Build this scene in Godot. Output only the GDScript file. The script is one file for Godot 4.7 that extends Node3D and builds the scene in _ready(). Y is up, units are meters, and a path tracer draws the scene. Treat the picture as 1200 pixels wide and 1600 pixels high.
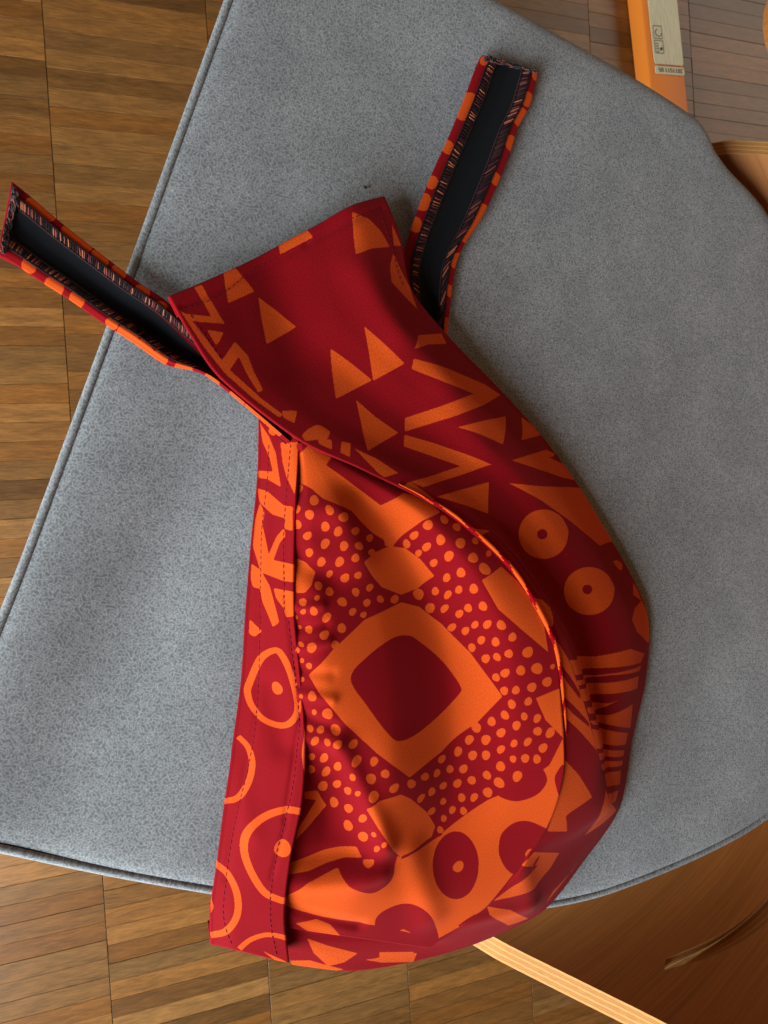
extends Node3D
# A printed fabric cap lying on an upholstered plywood chair, above a mosaic parquet floor.
# Small shapes are laid out in centimetres on the seat: x across, z down, h above the cushion.

const SEAT := 0.46
const CAM_H := 0.37
const TILT := 20.0
const TURN := 19.0

var cap: Node3D
var chair_node: Node3D
var orange := Color(0.82, 0.305, 0.09)
var red := Color(0.53, 0.037, 0.075)
var cloth := {}
var wood_edge: StandardMaterial3D
var wood_face: StandardMaterial3D
var rng := RandomNumberGenerator.new()


func _ready() -> void:
	rng.seed = 7
	view_and_light()
	build_floor()
	build_chair()
	build_bar()
	build_cap()
	build_crumbs()


# ------------------------------------------------------------------ camera, light
func view_and_light() -> void:
	var cam := Camera3D.new()
	cam.name = "camera"
	cam.fov = 2.0 * rad_to_deg(atan(800.0 / 1209.0))
	cam.near = 0.02
	cam.far = 60.0
	var a := deg_to_rad(TILT)
	cam.transform = Transform3D(Basis(Vector3(cos(a), sin(a), 0), Vector3(0, 0, -1), Vector3(-sin(a), cos(a), 0)), Vector3(0, SEAT + CAM_H, 0))
	var lens := CameraAttributesPhysical.new()
	lens.frustum_focal_length = 18.137
	lens.frustum_focus_distance = 0.37
	lens.exposure_aperture = 20.0
	cam.attributes = lens
	add_child(cam)
	cam.current = true
	var env := Environment.new()
	env.background_mode = Environment.BG_COLOR
	env.background_color = Color(0.52, 0.385, 0.26)
	env.background_energy_multiplier = 0.6
	env.tonemap_mode = Environment.TONE_MAPPER_LINEAR
	env.tonemap_exposure = 1.0
	env.sdfgi_enabled = true
	env.ssao_enabled = true
	env.ssil_enabled = true
	var we := WorldEnvironment.new()
	we.name = "environment"
	we.environment = env
	add_child(we)
	# daylight of the window beyond the front left of the chair
	var win := AreaLight3D.new()
	win.name = "window_light"
	win.area_size = Vector2(0.95, 1.3)
	win.light_color = Color(0.93, 0.975, 1.0)
	win.light_energy = 7.0
	win.area_range = 12.0
	win.shadow_enabled = true
	add_child(win)
	win.look_at_from_position(Vector3(-0.84, 0.78, 0.70), Vector3(0.15, 0.6, -0.05), Vector3.UP)


	# weaker daylight from the far side of the room
	var back := AreaLight3D.new()
	back.name = "far_window_light"
	back.area_size = Vector2(1.2, 1.0)
	back.light_color = Color(1.0, 0.95, 0.88)
	back.light_energy = 0.85
	back.area_range = 12.0
	back.shadow_enabled = true
	add_child(back)
	back.look_at_from_position(Vector3(1.75, 0.95, -1.35), Vector3(0.55, 0.2, -0.45), Vector3.UP)


# ------------------------------------------------------------------ small helpers
func line(v: Array) -> PackedVector3Array:
	var out := PackedVector3Array()
	for i in range(0, v.size(), 3):
		out.append(Vector3(v[i], v[i + 2], v[i + 1]))
	return out


func rise(p: Vector3) -> Vector3:
	return Vector3(p.x * 0.01, SEAT + p.y * 0.01, p.z * 0.01)


func obj(called: String, mesh: Mesh, mat: Material, parent: Node) -> MeshInstance3D:
	var o := MeshInstance3D.new()
	o.name = called
	o.mesh = mesh
	if mat:
		o.material_override = mat
	parent.add_child(o, true)
	return o


func thing(called: String, label: String, category: String) -> Node3D:
	var o := Node3D.new()
	o.name = called
	o.set_meta("label", label)
	o.set_meta("category", category)
	add_child(o, true)
	return o


func plain(c: Color, rough := 0.8, metal := 0.0) -> StandardMaterial3D:
	var m := StandardMaterial3D.new()
	m.albedo_color = c
	m.roughness = rough
	m.metallic = metal
	return m


func noise(kind: int, freq: float, sd: int, octaves := 3) -> FastNoiseLite:
	var n := FastNoiseLite.new()
	n.noise_type = kind
	n.frequency = freq
	n.seed = sd
	n.fractal_octaves = octaves
	return n


# a grid of points as one smooth sheet
func sheet(pts: Array, uvs: Array, closed := false) -> ArrayMesh:
	var st := SurfaceTool.new()
	st.begin(Mesh.PRIMITIVE_TRIANGLES)
	var n: int = pts.size()
	var m: int = pts[0].size()
	for i in n:
		for j in m:
			st.set_uv(uvs[i][j])
			st.add_vertex(pts[i][j])
	for i in n - 1:
		for j in m - 1:
			var a := i * m + j
			for k in [a, a + 1, a + m, a + 1, a + m + 1, a + m]:
				st.add_index(k)
	if closed:
		for i in n - 1:
			var a := i * m + m - 1
			for k in [a, i * m, a + m, i * m, i * m + m, a + m]:
				st.add_index(k)
	st.generate_normals()
	return st.commit()


# ------------------------------------------------------------------ cloth panels: a net of control points
func ease4(p0: Vector3, p1: Vector3, p2: Vector3, p3: Vector3, u: float) -> Vector3:
	var m1 := 0.42 * (p2 - p0)
	var m2 := 0.42 * (p3 - p1)
	var u2 := u * u
	var u3 := u2 * u
	return (2 * u3 - 3 * u2 + 1) * p1 + (u3 - 2 * u2 + u) * m1 + (-2 * u3 + 3 * u2) * p2 + (u3 - u2) * m2


func at(net: Array, folds: Array, a: float, b: float) -> Vector3:
	var n: int = net.size()
	var m: int = net[0].size()
	a *= n - 1
	b *= m - 1
	var i := clampi(int(floor(a)), 0, n - 2)
	var j := clampi(int(floor(b)), 0, m - 2)
	var q: Array[Vector3] = []
	for d in [-1, 0, 1, 2]:
		var r: PackedVector3Array = net[clampi(i + d, 0, n - 1)]
		q.append(ease4(r[clampi(j - 1, 0, m - 1)], r[j], r[j + 1], r[clampi(j + 2, 0, m - 1)], b - j))
	var p := ease4(q[0], q[1], q[2], q[3], a - i)
	for f in folds:
		var dx: float = f[2] - f[0]
		var dz: float = f[3] - f[1]
		var k: float = clampf(((p.x - f[0]) * dx + (p.z - f[1]) * dz) / (dx * dx + dz * dz), 0, 1)
		var d2: float = (p.x - f[0] - k * dx) ** 2 + (p.z - f[1] - k * dz) ** 2
		p.y += f[5] * exp(-d2 / (f[4] * f[4]))
	return p


# edges: radius of the rolled edge at [first row, last row, first column, last column], 0 for a raw edge; tuck: how far the cloth returns below
func panel(called: String, net: Array, folds: Array, frame: Rect2, nu: int, nv: int, edges: Array, tuck: Array, mat: Material, parent: Node, lift := 0.0) -> MeshInstance3D:
	var pts := []
	var uvs := []
	for i in nu + 1:
		var r := []
		var u := []
		for j in nv + 1:
			var p := at(net, folds, float(i) / nu, float(j) / nv)
			p.y += lift
			r.append(p)
			u.append(Vector2(p.x, p.z))
		pts.append(r)
		uvs.append(u)
	if edges[2] > 0 or edges[3] > 0:
		for i in pts.size():
			var add_l := hem(pts[i][0], pts[i][1], edges[2], tuck)
			var add_r := hem(pts[i][-1], pts[i][-2], edges[3], tuck)
			var ul := hem_uv(pts[i][0], add_l)
			var ur := hem_uv(pts[i][-1], add_r)
			for k in add_l.size():
				pts[i].push_front(add_l[k])
				uvs[i].push_front(ul[k])
			for k in add_r.size():
				pts[i].push_back(add_r[k])
				uvs[i].push_back(ur[k])
	for side in [0, 1]:
		if edges[side] > 0:
			var rows := []
			var urow := []
			var at_row: int = 0 if side == 0 else pts.size() - 1
			var in_row: int = 1 if side == 0 else pts.size() - 2
			for j in pts[0].size():
				var h := hem(pts[at_row][j], pts[in_row][j], edges[side], tuck)
				var hu := hem_uv(pts[at_row][j], h)
				for k in h.size():
					if rows.size() <= k:
						rows.append([])
						urow.append([])
					rows[k].append(h[k])
					urow[k].append(hu[k])
			for k in rows.size():
				if side == 0:
					pts.push_front(rows[k])
					uvs.push_front(urow[k])
				else:
					pts.push_back(rows[k])
					uvs.push_back(urow[k])
	for i in pts.size():
		for j in pts[i].size():
			var w: Vector2 = uvs[i][j]
			uvs[i][j] = Vector2((w.x - frame.position.x) / frame.size.x, (w.y - frame.position.y) / frame.size.y)
			pts[i][j] = rise(pts[i][j])
	return obj(called, sheet(pts, uvs), mat, parent)


func hem(e: Vector3, inner: Vector3, r: float, tuck: Array) -> Array:
	if r <= 0:
		return []
	var out := Vector3(e.x - inner.x, 0, e.z - inner.z).normalized()
	var res := []
	for k in range(1, 7):
		var f := PI * k / 6.0
		res.append(e + out * r * sin(f) + Vector3(0, -r * (1 - cos(f)), 0))
	res.append(res[-1] - out * tuck[0] - Vector3(0, tuck[1], 0))
	return res


func hem_uv(e: Vector3, h: Array) -> Array:
	var res := []
	var run := 0.0
	var last := e
	for p in h:
		run += last.distance_to(p)
		last = p
		var out := Vector3(h[2].x - e.x, 0, h[2].z - e.z).normalized()
		res.append(Vector2(e.x + out.x * run, e.z + out.z * run))
	return res


# ------------------------------------------------------------------ print on cloth (flat colour on a sheet laid out in centimetres)
class Art:
	var im: Image
	var fr: Rect2
	func _init(frame: Rect2, base: Color, w: int, h: int) -> void:
		fr = frame
		im = Image.create(w, h, false, Image.FORMAT_RGB8)
		im.fill(base)
	func fill(pts: PackedVector2Array, c: Color) -> void:
		var n := pts.size()
		var q := PackedVector2Array()
		var lo := 1e9
		var hi := -1e9
		for p in pts:
			var t := Vector2((p.x - fr.position.x) / fr.size.x * im.get_width(), (p.y - fr.position.y) / fr.size.y * im.get_height())
			q.append(t)
			lo = minf(lo, t.y)
			hi = maxf(hi, t.y)
		for y in range(maxi(0, int(lo)), mini(im.get_height() - 1, int(hi) + 1) + 1):
			var xs := []
			var yy := y + 0.5
			for i in n:
				var a := q[i]
				var b := q[(i + 1) % n]
				if (a.y <= yy) != (b.y <= yy):
					xs.append(a.x + (yy - a.y) / (b.y - a.y) * (b.x - a.x))
			xs.sort()
			for k in range(0, xs.size() - 1, 2):
				var x0 := int(round(xs[k]))
				var x1 := int(round(xs[k + 1]))
				if x1 > x0:
					im.fill_rect(Rect2i(x0, y, x1 - x0, 1), c)


func pairs(v: Array) -> PackedVector2Array:
	var out := PackedVector2Array()
	for i in range(0, v.size(), 2):
		out.append(Vector2(v[i], v[i + 1]))
	return out


func patch(art: Art, c: Color, v: Array) -> void:
	# drawn corners with a slightly soft run between them
	var p := pairs(v)
	var out := PackedVector2Array()
	var n := p.size()
	for i in n:
		var a := p[i]
		var b := p[(i + 1) % n]
		out.append(a.lerp(b, minf(0.05 / maxf(a.distance_to(b), 0.06), 0.3)))
		out.append(a.lerp(b, 1.0 - minf(0.05 / maxf(a.distance_to(b), 0.06), 0.3)))
	art.fill(out, c)


func blob(art: Art, c: Color, v: Array) -> void:
	var p := pairs(v)
	var n := p.size()
	var out := PackedVector2Array()
	for i in n:
		for k in 6:
			var u := k / 6.0
			out.append(p[i].cubic_interpolate(p[(i + 1) % n], p[(i + n - 1) % n], p[(i + 2) % n], u))
	art.fill(out, c)


func spots(art: Art, c: Color, v: Array) -> void:
	for i in range(0, v.size(), 4):
		var out := PackedVector2Array()
		var w1 := rng.randf_range(0, TAU)
		var sk := rng.randf_range(-0.25, 0.25)
		for k in 18:
			var f := TAU * k / 18
			var r := 1.0 + 0.05 * sin(2 * f + w1) + 0.04 * sin(3 * f - w1)
			out.append(Vector2(v[i] + v[i + 2] * r * (cos(f) + sk * sin(f)), v[i + 1] + v[i + 3] * r * sin(f)))
		art.fill(out, c)


func stroke(art: Art, c: Color, w: float, v: Array) -> void:
	var p := pairs(v)
	var n := p.size()
	var mid := PackedVector2Array()
	for i in n - 1:
		for k in 6:
			mid.append(p[i].cubic_interpolate(p[i + 1], p[maxi(i - 1, 0)], p[mini(i + 2, n - 1)], k / 6.0))
	mid.append(p[n - 1])
	for i in mid.size() - 1:
		var d := (mid[i + 1] - mid[i]).normalized()
		var s := d.orthogonal() * w * 0.5
		var a := mid[i] - d * 0.02
		var b := mid[i + 1] + d * 0.02
		art.fill(PackedVector2Array([a + s, b + s, b - s, a - s]), c)


func cloth_material(art: Art) -> StandardMaterial3D:
	var m := StandardMaterial3D.new()
	m.albedo_texture = ImageTexture.create_from_image(art.im)
	m.roughness = 0.85
	m.metallic_specular = 0.16
	m.rim_enabled = true
	m.rim = 0.06
	m.rim_tint = 0.6
	m.heightmap_enabled = true
	m.heightmap_texture = cloth.weave
	m.heightmap_scale = 0.012
	m.detail_enabled = true
	m.detail_blend_mode = BaseMaterial3D.BLEND_MODE_MUL
	m.detail_uv_layer = BaseMaterial3D.DETAIL_UV_1
	m.detail_albedo = cloth.fleck
	return m


# ------------------------------------------------------------------ thread work
func add_tube(st: SurfaceTool, pts: PackedVector3Array, r: float, sides: int, c: Color, capped := true) -> void:
	var n := pts.size()
	var base := []
	for i in n:
		var d := (pts[mini(i + 1, n - 1)] - pts[maxi(i - 1, 0)]).normalized()
		var s := d.cross(Vector3.UP)
		s = s.normalized() if s.length() > 0.01 else Vector3.RIGHT
		var t := s.cross(d)
		var ring := []
		var rr := r * (0.45 if capped and (i == 0 or i == n - 1) else 1.0)
		for k in sides:
			var f := TAU * k / sides
			ring.append([pts[i] + (s * cos(f) + t * sin(f)) * rr, s * cos(f) + t * sin(f)])
		base.append(ring)
	for i in n - 1:
		for k in sides:
			var l := (k + 1) % sides
			for v in [base[i][k], base[i][l], base[i + 1][k], base[i][l], base[i + 1][l], base[i + 1][k]]:
				st.set_color(c)
				st.set_normal(v[1])
				st.add_vertex(v[0])


func along(net: Array, folds: Array, ab: Array, steps: int) -> PackedVector3Array:
	var p := pairs(ab)
	var out := PackedVector3Array()
	for i in p.size() - 1:
		for k in steps:
			var q := p[i].cubic_interpolate(p[i + 1], p[maxi(i - 1, 0)], p[mini(i + 2, p.size() - 1)], float(k) / steps)
			out.append(at(net, folds, q.x, q.y))
	out.append(at(net, folds, p[-1].x, p[-1].y))
	return out


func stitches(st: SurfaceTool, path: PackedVector3Array, long: float, gap: float, r: float, c: Color) -> void:
	var run := 0.0
	var need := 0.0
	var start := Vector3.ZERO
	var inside := false
	for i in path.size() - 1:
		var a := path[i]
		var b := path[i + 1]
		var d := a.distance_to(b)
		var u := 0.0
		while run + (d - u) >= need:
			u += need - run
			run = 0.0
			var p := a.lerp(b, clampf(u / d, 0, 1))
			if inside:
				var mid := (start + p) * 0.5 + Vector3(0, r * 0.9, 0)
				add_tube(st, PackedVector3Array([rise(start), rise(start.lerp(mid, 0.6)), rise(p.lerp(mid, 0.6)), rise(p)]), r * 0.01, 5, c)
				need = gap * rng.randf_range(0.8, 1.2)
			else:
				start = p
				need = long * rng.randf_range(0.85, 1.15)
			inside = not inside
		run += d - u


# overlocked edge: slanted loops between two rails, with a chain along both
func overlock(st: SurfaceTool, net: Array, folds: Array, a0: float, a1: float, b0: float, b1: float, count: int, lift: float) -> void:
	var shades := [Color(0.012, 0.010, 0.012), Color(0.015, 0.012, 0.014), Color(0.02, 0.012, 0.013), Color(0.38, 0.12, 0.06), Color(0.10, 0.025, 0.028), Color(0.04, 0.02, 0.02), Color(0.22, 0.06, 0.04)]
	for i in count:
		var f := lerpf(a0, a1, (i + rng.randf_range(-0.2, 0.2)) / count)
		var g := lerpf(a0, a1, (i + 2.0 + rng.randf_range(-0.3, 0.3)) / count)
		var c: Color = shades[rng.randi() % shades.size()]
		var path := PackedVector3Array()
		for k in 6:
			var u := k / 5.0
			var p := at(net, folds, lerpf(f, g, u), lerpf(b0, b1, u) + rng.randf_range(-0.006, 0.006))
			p.y += lift + 0.05 * sin(PI * u)
			path.append(rise(p))
		add_tube(st, path, 0.00030, 5, c)
	for b in [b0, b1, b0 + (b1 - b0) * 0.12]:
		var chain := PackedVector3Array()
		var steps := count * 2
		for i in steps + 1:
			var p := at(net, folds, lerpf(a0, a1, float(i) / steps), b + (b1 - b0) * 0.05 * (1 if i % 2 else -1))
			p.y += lift + 0.02 + 0.03 * (i % 2)
			chain.append(rise(p))
		for i in range(0, steps - 3, 3):
			add_tube(st, chain.slice(i, i + 4), 0.0003, 5, shades[rng.randi() % 3])


func thread_material() -> StandardMaterial3D:
	var m := plain(Color.WHITE, 0.85)
	m.metallic_specular = 0.15
	m.vertex_color_use_as_albedo = true
	return m


# ------------------------------------------------------------------ the cap
func build_cap() -> void:
	cap = thing("scrub_cap", "red and orange printed fabric cap with two open straps lying on the grey seat", "cap")
	var wv := noise(FastNoiseLite.TYPE_SIMPLEX_SMOOTH, 0.26, 5, 2)
	var wt := NoiseTexture2D.new()
	wt.width = 2048
	wt.height = 2048
	wt.generate_mipmaps = false
	wt.noise = wv
	cloth.weave = wt
	var ft := NoiseTexture2D.new()
	ft.width = 2048
	ft.height = 2048
	ft.generate_mipmaps = false
	ft.noise = noise(FastNoiseLite.TYPE_SIMPLEX_SMOOTH, 0.2, 8, 3)
	var fg := Gradient.new()
	fg.offsets = PackedFloat32Array([0.1, 0.9])
	fg.colors = PackedColorArray([Color(0.78, 0.78, 0.78), Color(1, 1, 1)])
	ft.color_ramp = fg
	cloth.fleck = ft

	# brim band
	var bn := [
		line([7, -4.81, 0.9, 7.36, -4.41, 1.3, 7.73, -4.04, 1.6, 8.12, -3.57, 2.2, 8.39, -3.27, 2.5]),
		line([6.99, -1.51, 0.8, 7.29, -1.41, 1.4, 7.59, -1.32, 1.9, 7.93, -1.22, 2.6, 8.18, -1.15, 2.9]),
		line([6.68, 1.81, 0.7, 7.01, 1.78, 1.4, 7.37, 1.76, 1.9, 7.77, 1.74, 2.6, 8.06, 1.73, 2.9]),
		line([6.44, 4.81, 0.7, 6.83, 4.74, 1.4, 7.23, 4.68, 2, 7.72, 4.63, 2.6, 8.06, 4.61, 2.9]),
		line([6.27, 7.82, 0.6, 6.77, 7.69, 1.4, 7.29, 7.61, 2, 7.92, 7.53, 2.6, 8.36, 7.51, 2.9]),
		line([5.91, 10.49, 0.6, 6.56, 10.33, 1.4, 7.21, 10.24, 2, 8.01, 10.15, 2.6, 8.56, 10.12, 2.9]),
		line([5.51, 13.47, 0.5, 6.23, 13.28, 1.3, 6.95, 13.16, 1.9, 7.84, 13.06, 2.5, 8.44, 13.04, 2.8]),
		line([5.13, 16.4, 0.5, 5.82, 16.14, 1.2, 6.52, 15.92, 1.8, 7.38, 15.75, 2.3, 7.96, 15.65, 2.6]),
		line([4.85, 18.49, 0.4, 5.55, 18.35, 1.1, 6.28, 18.36, 1.5, 7.17, 18.41, 1.9, 7.77, 18.47, 2.1]),
		line([4.89, 20.16, 0.3, 5.65, 20.2, 0.9, 6.45, 20.4, 1.2, 7.44, 20.74, 1.4, 8.12, 20.98, 1.5]),
	]
	var bf := [[7.16, 8.06, 7.76, 10.61, 0.6, -0.2], [5.62, 11.67, 6.35, 14.69, 0.5, 0.12], [6.92, -1.78, 6.83, 4.75, 0.14, -0.06], [6.85, 4.76, 6.7, 9.27, 0.14, -0.06], [6.72, 9.3, 5.95, 13.31, 0.14, -0.06], [5.97, 13.35, 5.35, 17.02, 0.14, -0.06], [8.0, -2.92, 7.76, 3.78, 0.13, -0.06], [7.76, 3.78, 8.18, 7.01, 0.13, -0.06], [8.18, 7.01, 8.42, 9.37, 0.13, -0.06], [8.42, 9.37, 7.79, 13.94, 0.13, -0.06], [7.84, 14.02, 7.25, 16.59, 0.13, -0.06]]
	var fr := Rect2(1, -8, 12, 34)
	var art := Art.new(fr, red, 720, 2040)
	patch(art, orange, [6.95, -4.21, 7.29, -3.54, 7.55, -2.74, 7.68, -1.14, 7.22, -1.53, 6.90, -1.62, 6.90, -1.96, 7.42, -1.87, 7.31, -2.53, 7.06, -3.30])
	patch(art, orange, [7.73, -3.22, 8.43, -3.17, 8.36, -2.47, 8.13, -0.79, 7.87, -1.60, 7.77, -2.28])
	patch(art, orange, [6.87, -1.13, 7.21, -0.97, 7.76, -0.29, 8.06, -0.25, 8.05, 0.86, 7.74, 0.76, 7.79, 0.29, 7.35, 0.11, 6.96, -0.41])
	patch(art, orange, [6.96, -0.41, 7.10, 0.00, 7.01, 0.60, 7.20, 1.95, 7.50, 1.10, 7.74, 0.73, 7.80, 1.09, 7.60, 1.38, 7.37, 2.20, 8.19, 2.38, 8.19, 3.17, 7.69, 3.12, 6.96, 2.82, 7.21, 3.38, 7.54, 5.01, 7.31, 5.26, 6.94, 4.14, 6.87, 3.56, 6.62, 3.52, 6.54, 3.08, 6.58, 2.41, 6.89, 2.68, 6.65, 1.58, 6.76, 0.38])
	patch(art, orange, [7.34, 3.47, 8.16, 3.60, 8.12, 4.68, 7.81, 4.77, 7.69, 4.34, 7.43, 3.93])
	patch(art, orange, [6.48, 5.02, 6.93, 5.50, 6.65, 5.81, 6.45, 5.70])
	spots(art, orange, [7.46, -3.77, 0.17, 0.22, 7.85, -3.66, 0.13, 0.19])
	patch(art, orange, [6.61, -4.64, 7.17, -4.56, 7.83, -4.05, 8.31, -3.29, 8.13, -3.48, 7.74, -3.93, 7.17, -4.34])
	stroke(art, orange, 0.27, [6.48, 7.92, 6.87, 6.77, 7.37, 6.31, 7.68, 6.54, 8.05, 7.47, 8.31, 8.84, 8.04, 9.55, 7.60, 9.76, 6.94, 9.52, 6.50, 8.96, 6.37, 8.37, 6.48, 7.92])
	spots(art, orange, [7.51, 8.06, 0.21, 0.28])
	stroke(art, orange, 0.25, [5.98, 10.51, 6.33, 10.88, 6.49, 11.56, 6.34, 12.42, 5.88, 13.25, 5.31, 13.55])
	stroke(art, orange, 0.32, [8.62, 13.60, 7.84, 13.51, 6.98, 13.88, 6.30, 14.56, 6.10, 15.36, 6.30, 16.25, 6.88, 17.28, 7.48, 17.65, 7.89, 17.78])
	spots(art, orange, [7.68, 15.26, 0.34, 0.41])
	patch(art, orange, [8.61, 9.78, 8.76, 10.53, 8.71, 11.90, 8.55, 11.67, 8.47, 10.94])
	stroke(art, orange, 0.30, [4.88, 16.37, 5.47, 16.78, 5.82, 17.60, 5.81, 18.59, 5.37, 19.42, 4.75, 19.78])
	stroke(art, orange, 0.25, [5.97, 20.21, 6.46, 19.73, 7.25, 19.49, 8.20, 19.81, 8.78, 20.40])
	patch(art, orange, [6.99, 20.35, 7.95, 20.91, 8.28, 21.29, 7.53, 20.87])
	patch(art, orange, [4.68, 17.82, 4.89, 18.39, 4.74, 18.72])
	var band := panel("brim_band", bn, bf, fr, 160, 60, [0.0, 0.12, 0.14, 0.12], [0.5, 0.7], cloth_material(art), cap)
	var st := SurfaceTool.new()
	st.begin(Mesh.PRIMITIVE_TRIANGLES)
	var dark := Color(0.14, 0.008, 0.02)
	stitches(st, along(bn, bf, [0.055, 0.210, 0.112, 0.190, 0.175, 0.164, 0.257, 0.223, 0.334, 0.255], 12), 0.2, 0.09, 0.024, dark)
	stitches(st, along(bn, bf, [0.334, 0.276, 0.393, 0.266, 0.510, 0.271, 0.596, 0.233, 0.667, 0.166, 0.746, 0.137, 0.820, 0.141, 0.919, 0.161, 0.990, 0.260], 12), 0.2, 0.09, 0.024, dark)
	stitches(st, along(bn, bf, [0.030, 0.764, 0.133, 0.699, 0.213, 0.697, 0.283, 0.750, 0.337, 0.746], 12), 0.2, 0.09, 0.024, dark)
	stitches(st, along(bn, bf, [0.347, 0.849, 0.433, 0.874, 0.523, 0.905, 0.597, 0.852, 0.704, 0.786, 0.815, 0.744, 0.920, 0.775, 0.985, 0.817], 12), 0.2, 0.09, 0.024, dark)
	obj("stitching", st.commit(), thread_material(), band).set_meta("kind", "stuff")

	# crown panel, wrapping down to the seat and round below
	var cn := [
		line([2.85, -9.41, 1.9, 4.32, -10.24, 1.65, 6.09, -11.33, 1.35, 7.91, -12.51, 1.2, 9.71, -13.61, 1.45, 11.2, -14.55, 1.75, 12.95, -15.41, 1.25]),
		line([3.7, -7.81, 2.2, 4.81, -8.48, 1.9, 6.07, -9.26, 1.5, 8.04, -10.4, 1.3, 9.93, -11.4, 1.7, 11.85, -12.41, 2.1, 13.68, -13.55, 1.45]),
		line([5.04, -5.87, 2.5, 6.06, -6.44, 2.3, 7.21, -7.08, 2, 9.01, -8.06, 1.8, 10.7, -8.93, 2.2, 12.48, -9.87, 2.4, 14.27, -10.91, 1.5]),
		line([8.37, -3.27, 3.1, 9.24, -3.86, 2.9, 10.26, -4.55, 2.5, 11.81, -5.6, 2.2, 13.19, -6.58, 2.5, 14.67, -7.62, 2.6, 16.49, -8.77, 1.2]),
		line([11.33, -1.97, 3.3, 12.19, -2.43, 3.1, 13.25, -2.96, 2.6, 14.77, -3.78, 2.3, 16.11, -4.57, 2.5, 17.68, -5.43, 2.3, 19.74, -6.37, 0.6]),
		line([15.38, 0, 3.6, 16.13, -0.41, 3.3, 17.04, -0.86, 2.8, 18.26, -1.58, 2.5, 19.29, -2.3, 2.6, 20.75, -3.09, 2, 22.53, -3.82, 0.5]),
		line([18.65, 2.79, 3.9, 19.1, 2.57, 3.7, 19.78, 2.47, 2.9, 21.22, 1.64, 2.5, 22.2, 1, 2.4, 23.62, 0.27, 1.8, 25.39, -0.36, 0.5]),
		line([20.68, 6.27, 4.2, 21.66, 6.11, 3.9, 22.66, 6.27, 2.7, 24.22, 5.98, 2.3, 25.5, 5.67, 2.2, 27.07, 5.42, 1.7, 29.05, 5.31, 0.5]),
		line([21.22, 9.45, 4.2, 22.96, 9.21, 3.8, 24.06, 9.52, 2.5, 24.9, 9.31, 2.5, 26.11, 9.1, 2.3, 27.5, 9.03, 1.7, 29.19, 9.16, 0.5]),
		line([21.46, 12.05, 4, 24.06, 12.15, 3.4, 25.16, 12.61, 2.1, 25.71, 12.62, 2, 26.29, 12.67, 1.8, 27.11, 12.82, 1.3, 28.17, 13.08, 0.5]),
		line([21.35, 14.4, 3.6, 23.57, 15.09, 3, 25.37, 15.74, 2.2, 26.04, 16.07, 1.6, 26.54, 16.29, 1.2, 27, 16.51, 0.8, 27.35, 16.68, 0.5]),
		line([20.3, 17.09, 2.9, 20.72, 17.25, 2.8, 21.29, 17.53, 2.5, 22.22, 17.98, 2, 23.17, 18.43, 1.5, 24.14, 18.89, 1, 25.04, 19.36, 0.4]),
		line([18.69, 19.47, 2.2, 19.05, 19.66, 2.1, 19.44, 19.87, 2, 20.13, 20.27, 1.7, 20.89, 20.74, 1.3, 21.73, 21.28, 0.8, 22.45, 21.76, 0.3]),
		line([15.3, 21.53, 1.1, 15.62, 21.61, 1.1, 16.02, 21.77, 1, 16.66, 22.03, 0.8, 17.31, 22.3, 0.6, 17.98, 22.57, 0.4, 18.51, 22.81, 0.2]),
		line([11.57, 20.2, 1.1, 11.91, 20.47, 1.1, 12.31, 20.81, 1, 12.91, 21.32, 0.9, 13.56, 21.89, 0.7, 14.26, 22.54, 0.4, 14.79, 23.02, 0.2]),
		line([7.88, 19.07, 1.35, 8.27, 19.45, 1.3, 8.77, 20.01, 1, 9.45, 20.67, 0.9, 10.18, 21.4, 0.7, 10.95, 22.21, 0.4, 11.53, 22.81, 0.2]),
		line([7.51, 19.24, 1.35, 7.64, 19.55, 1.2, 7.82, 19.97, 0.9, 8, 20.42, 0.8, 8.22, 20.92, 0.6, 8.43, 21.43, 0.4, 8.6, 21.85, 0.2]),
	]
	var cf := [[19.72, 17.7, 21.14, 20.41, 0.7, 0.2], [17.06, 20.75, 21.33, 20.85, 0.5, 0.15], [7.39, -11.07, 8.59, -7.07, 1.2, -0.25], [3.34, -9.04, 9.1, -12.7, 0.16, -0.08], [9.1, -12.7, 12.82, -14.84, 0.16, -0.08], [11.38, -11.5, 13.32, -8.63, 0.9, 0.25], [15.57, -6.13, 17.62, -3.13, 1.0, 0.2]]
	fr = Rect2(-2, -18, 36, 43)
	art = Art.new(fr, red, 1700, 2040)
	patch(art, orange, [6.81, -9.99, 7.64, -9.46, 8.56, -8.69, 7.09, -7.71, 6.93, -8.85])
	patch(art, orange, [10.08, -7.69, 10.98, -7.07, 12.04, -6.26, 10.24, -5.27, 10.15, -6.51])
	patch(art, orange, [11.60, -8.76, 12.49, -8.01, 13.57, -7.09, 12.09, -6.23, 11.83, -7.61])
	patch(art, orange, [11.24, -5.30, 12.15, -4.54, 13.34, -3.79, 11.57, -2.83, 11.44, -4.04])
	patch(art, orange, [11.20, -14.32, 12.01, -14.15, 12.65, -13.63, 13.15, -12.89, 12.10, -12.58, 11.26, -12.17, 11.21, -13.32])
	patch(art, orange, [7.74, -12.74, 9.03, -13.44, 9.39, -13.02, 7.86, -12.12])
	patch(art, orange, [5.15, -10.96, 5.70, -11.20, 6.17, -10.76, 6.64, -10.23, 5.37, -9.48])
	patch(art, orange, [3.83, -10.00, 4.17, -10.18, 4.59, -9.45, 5.19, -8.46, 3.52, -8.39, 3.41, -8.72, 4.57, -8.73, 4.13, -9.54])
	patch(art, orange, [4.36, -8.08, 5.11, -8.05, 4.90, -7.60, 4.75, -7.39, 4.54, -7.75])
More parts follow.
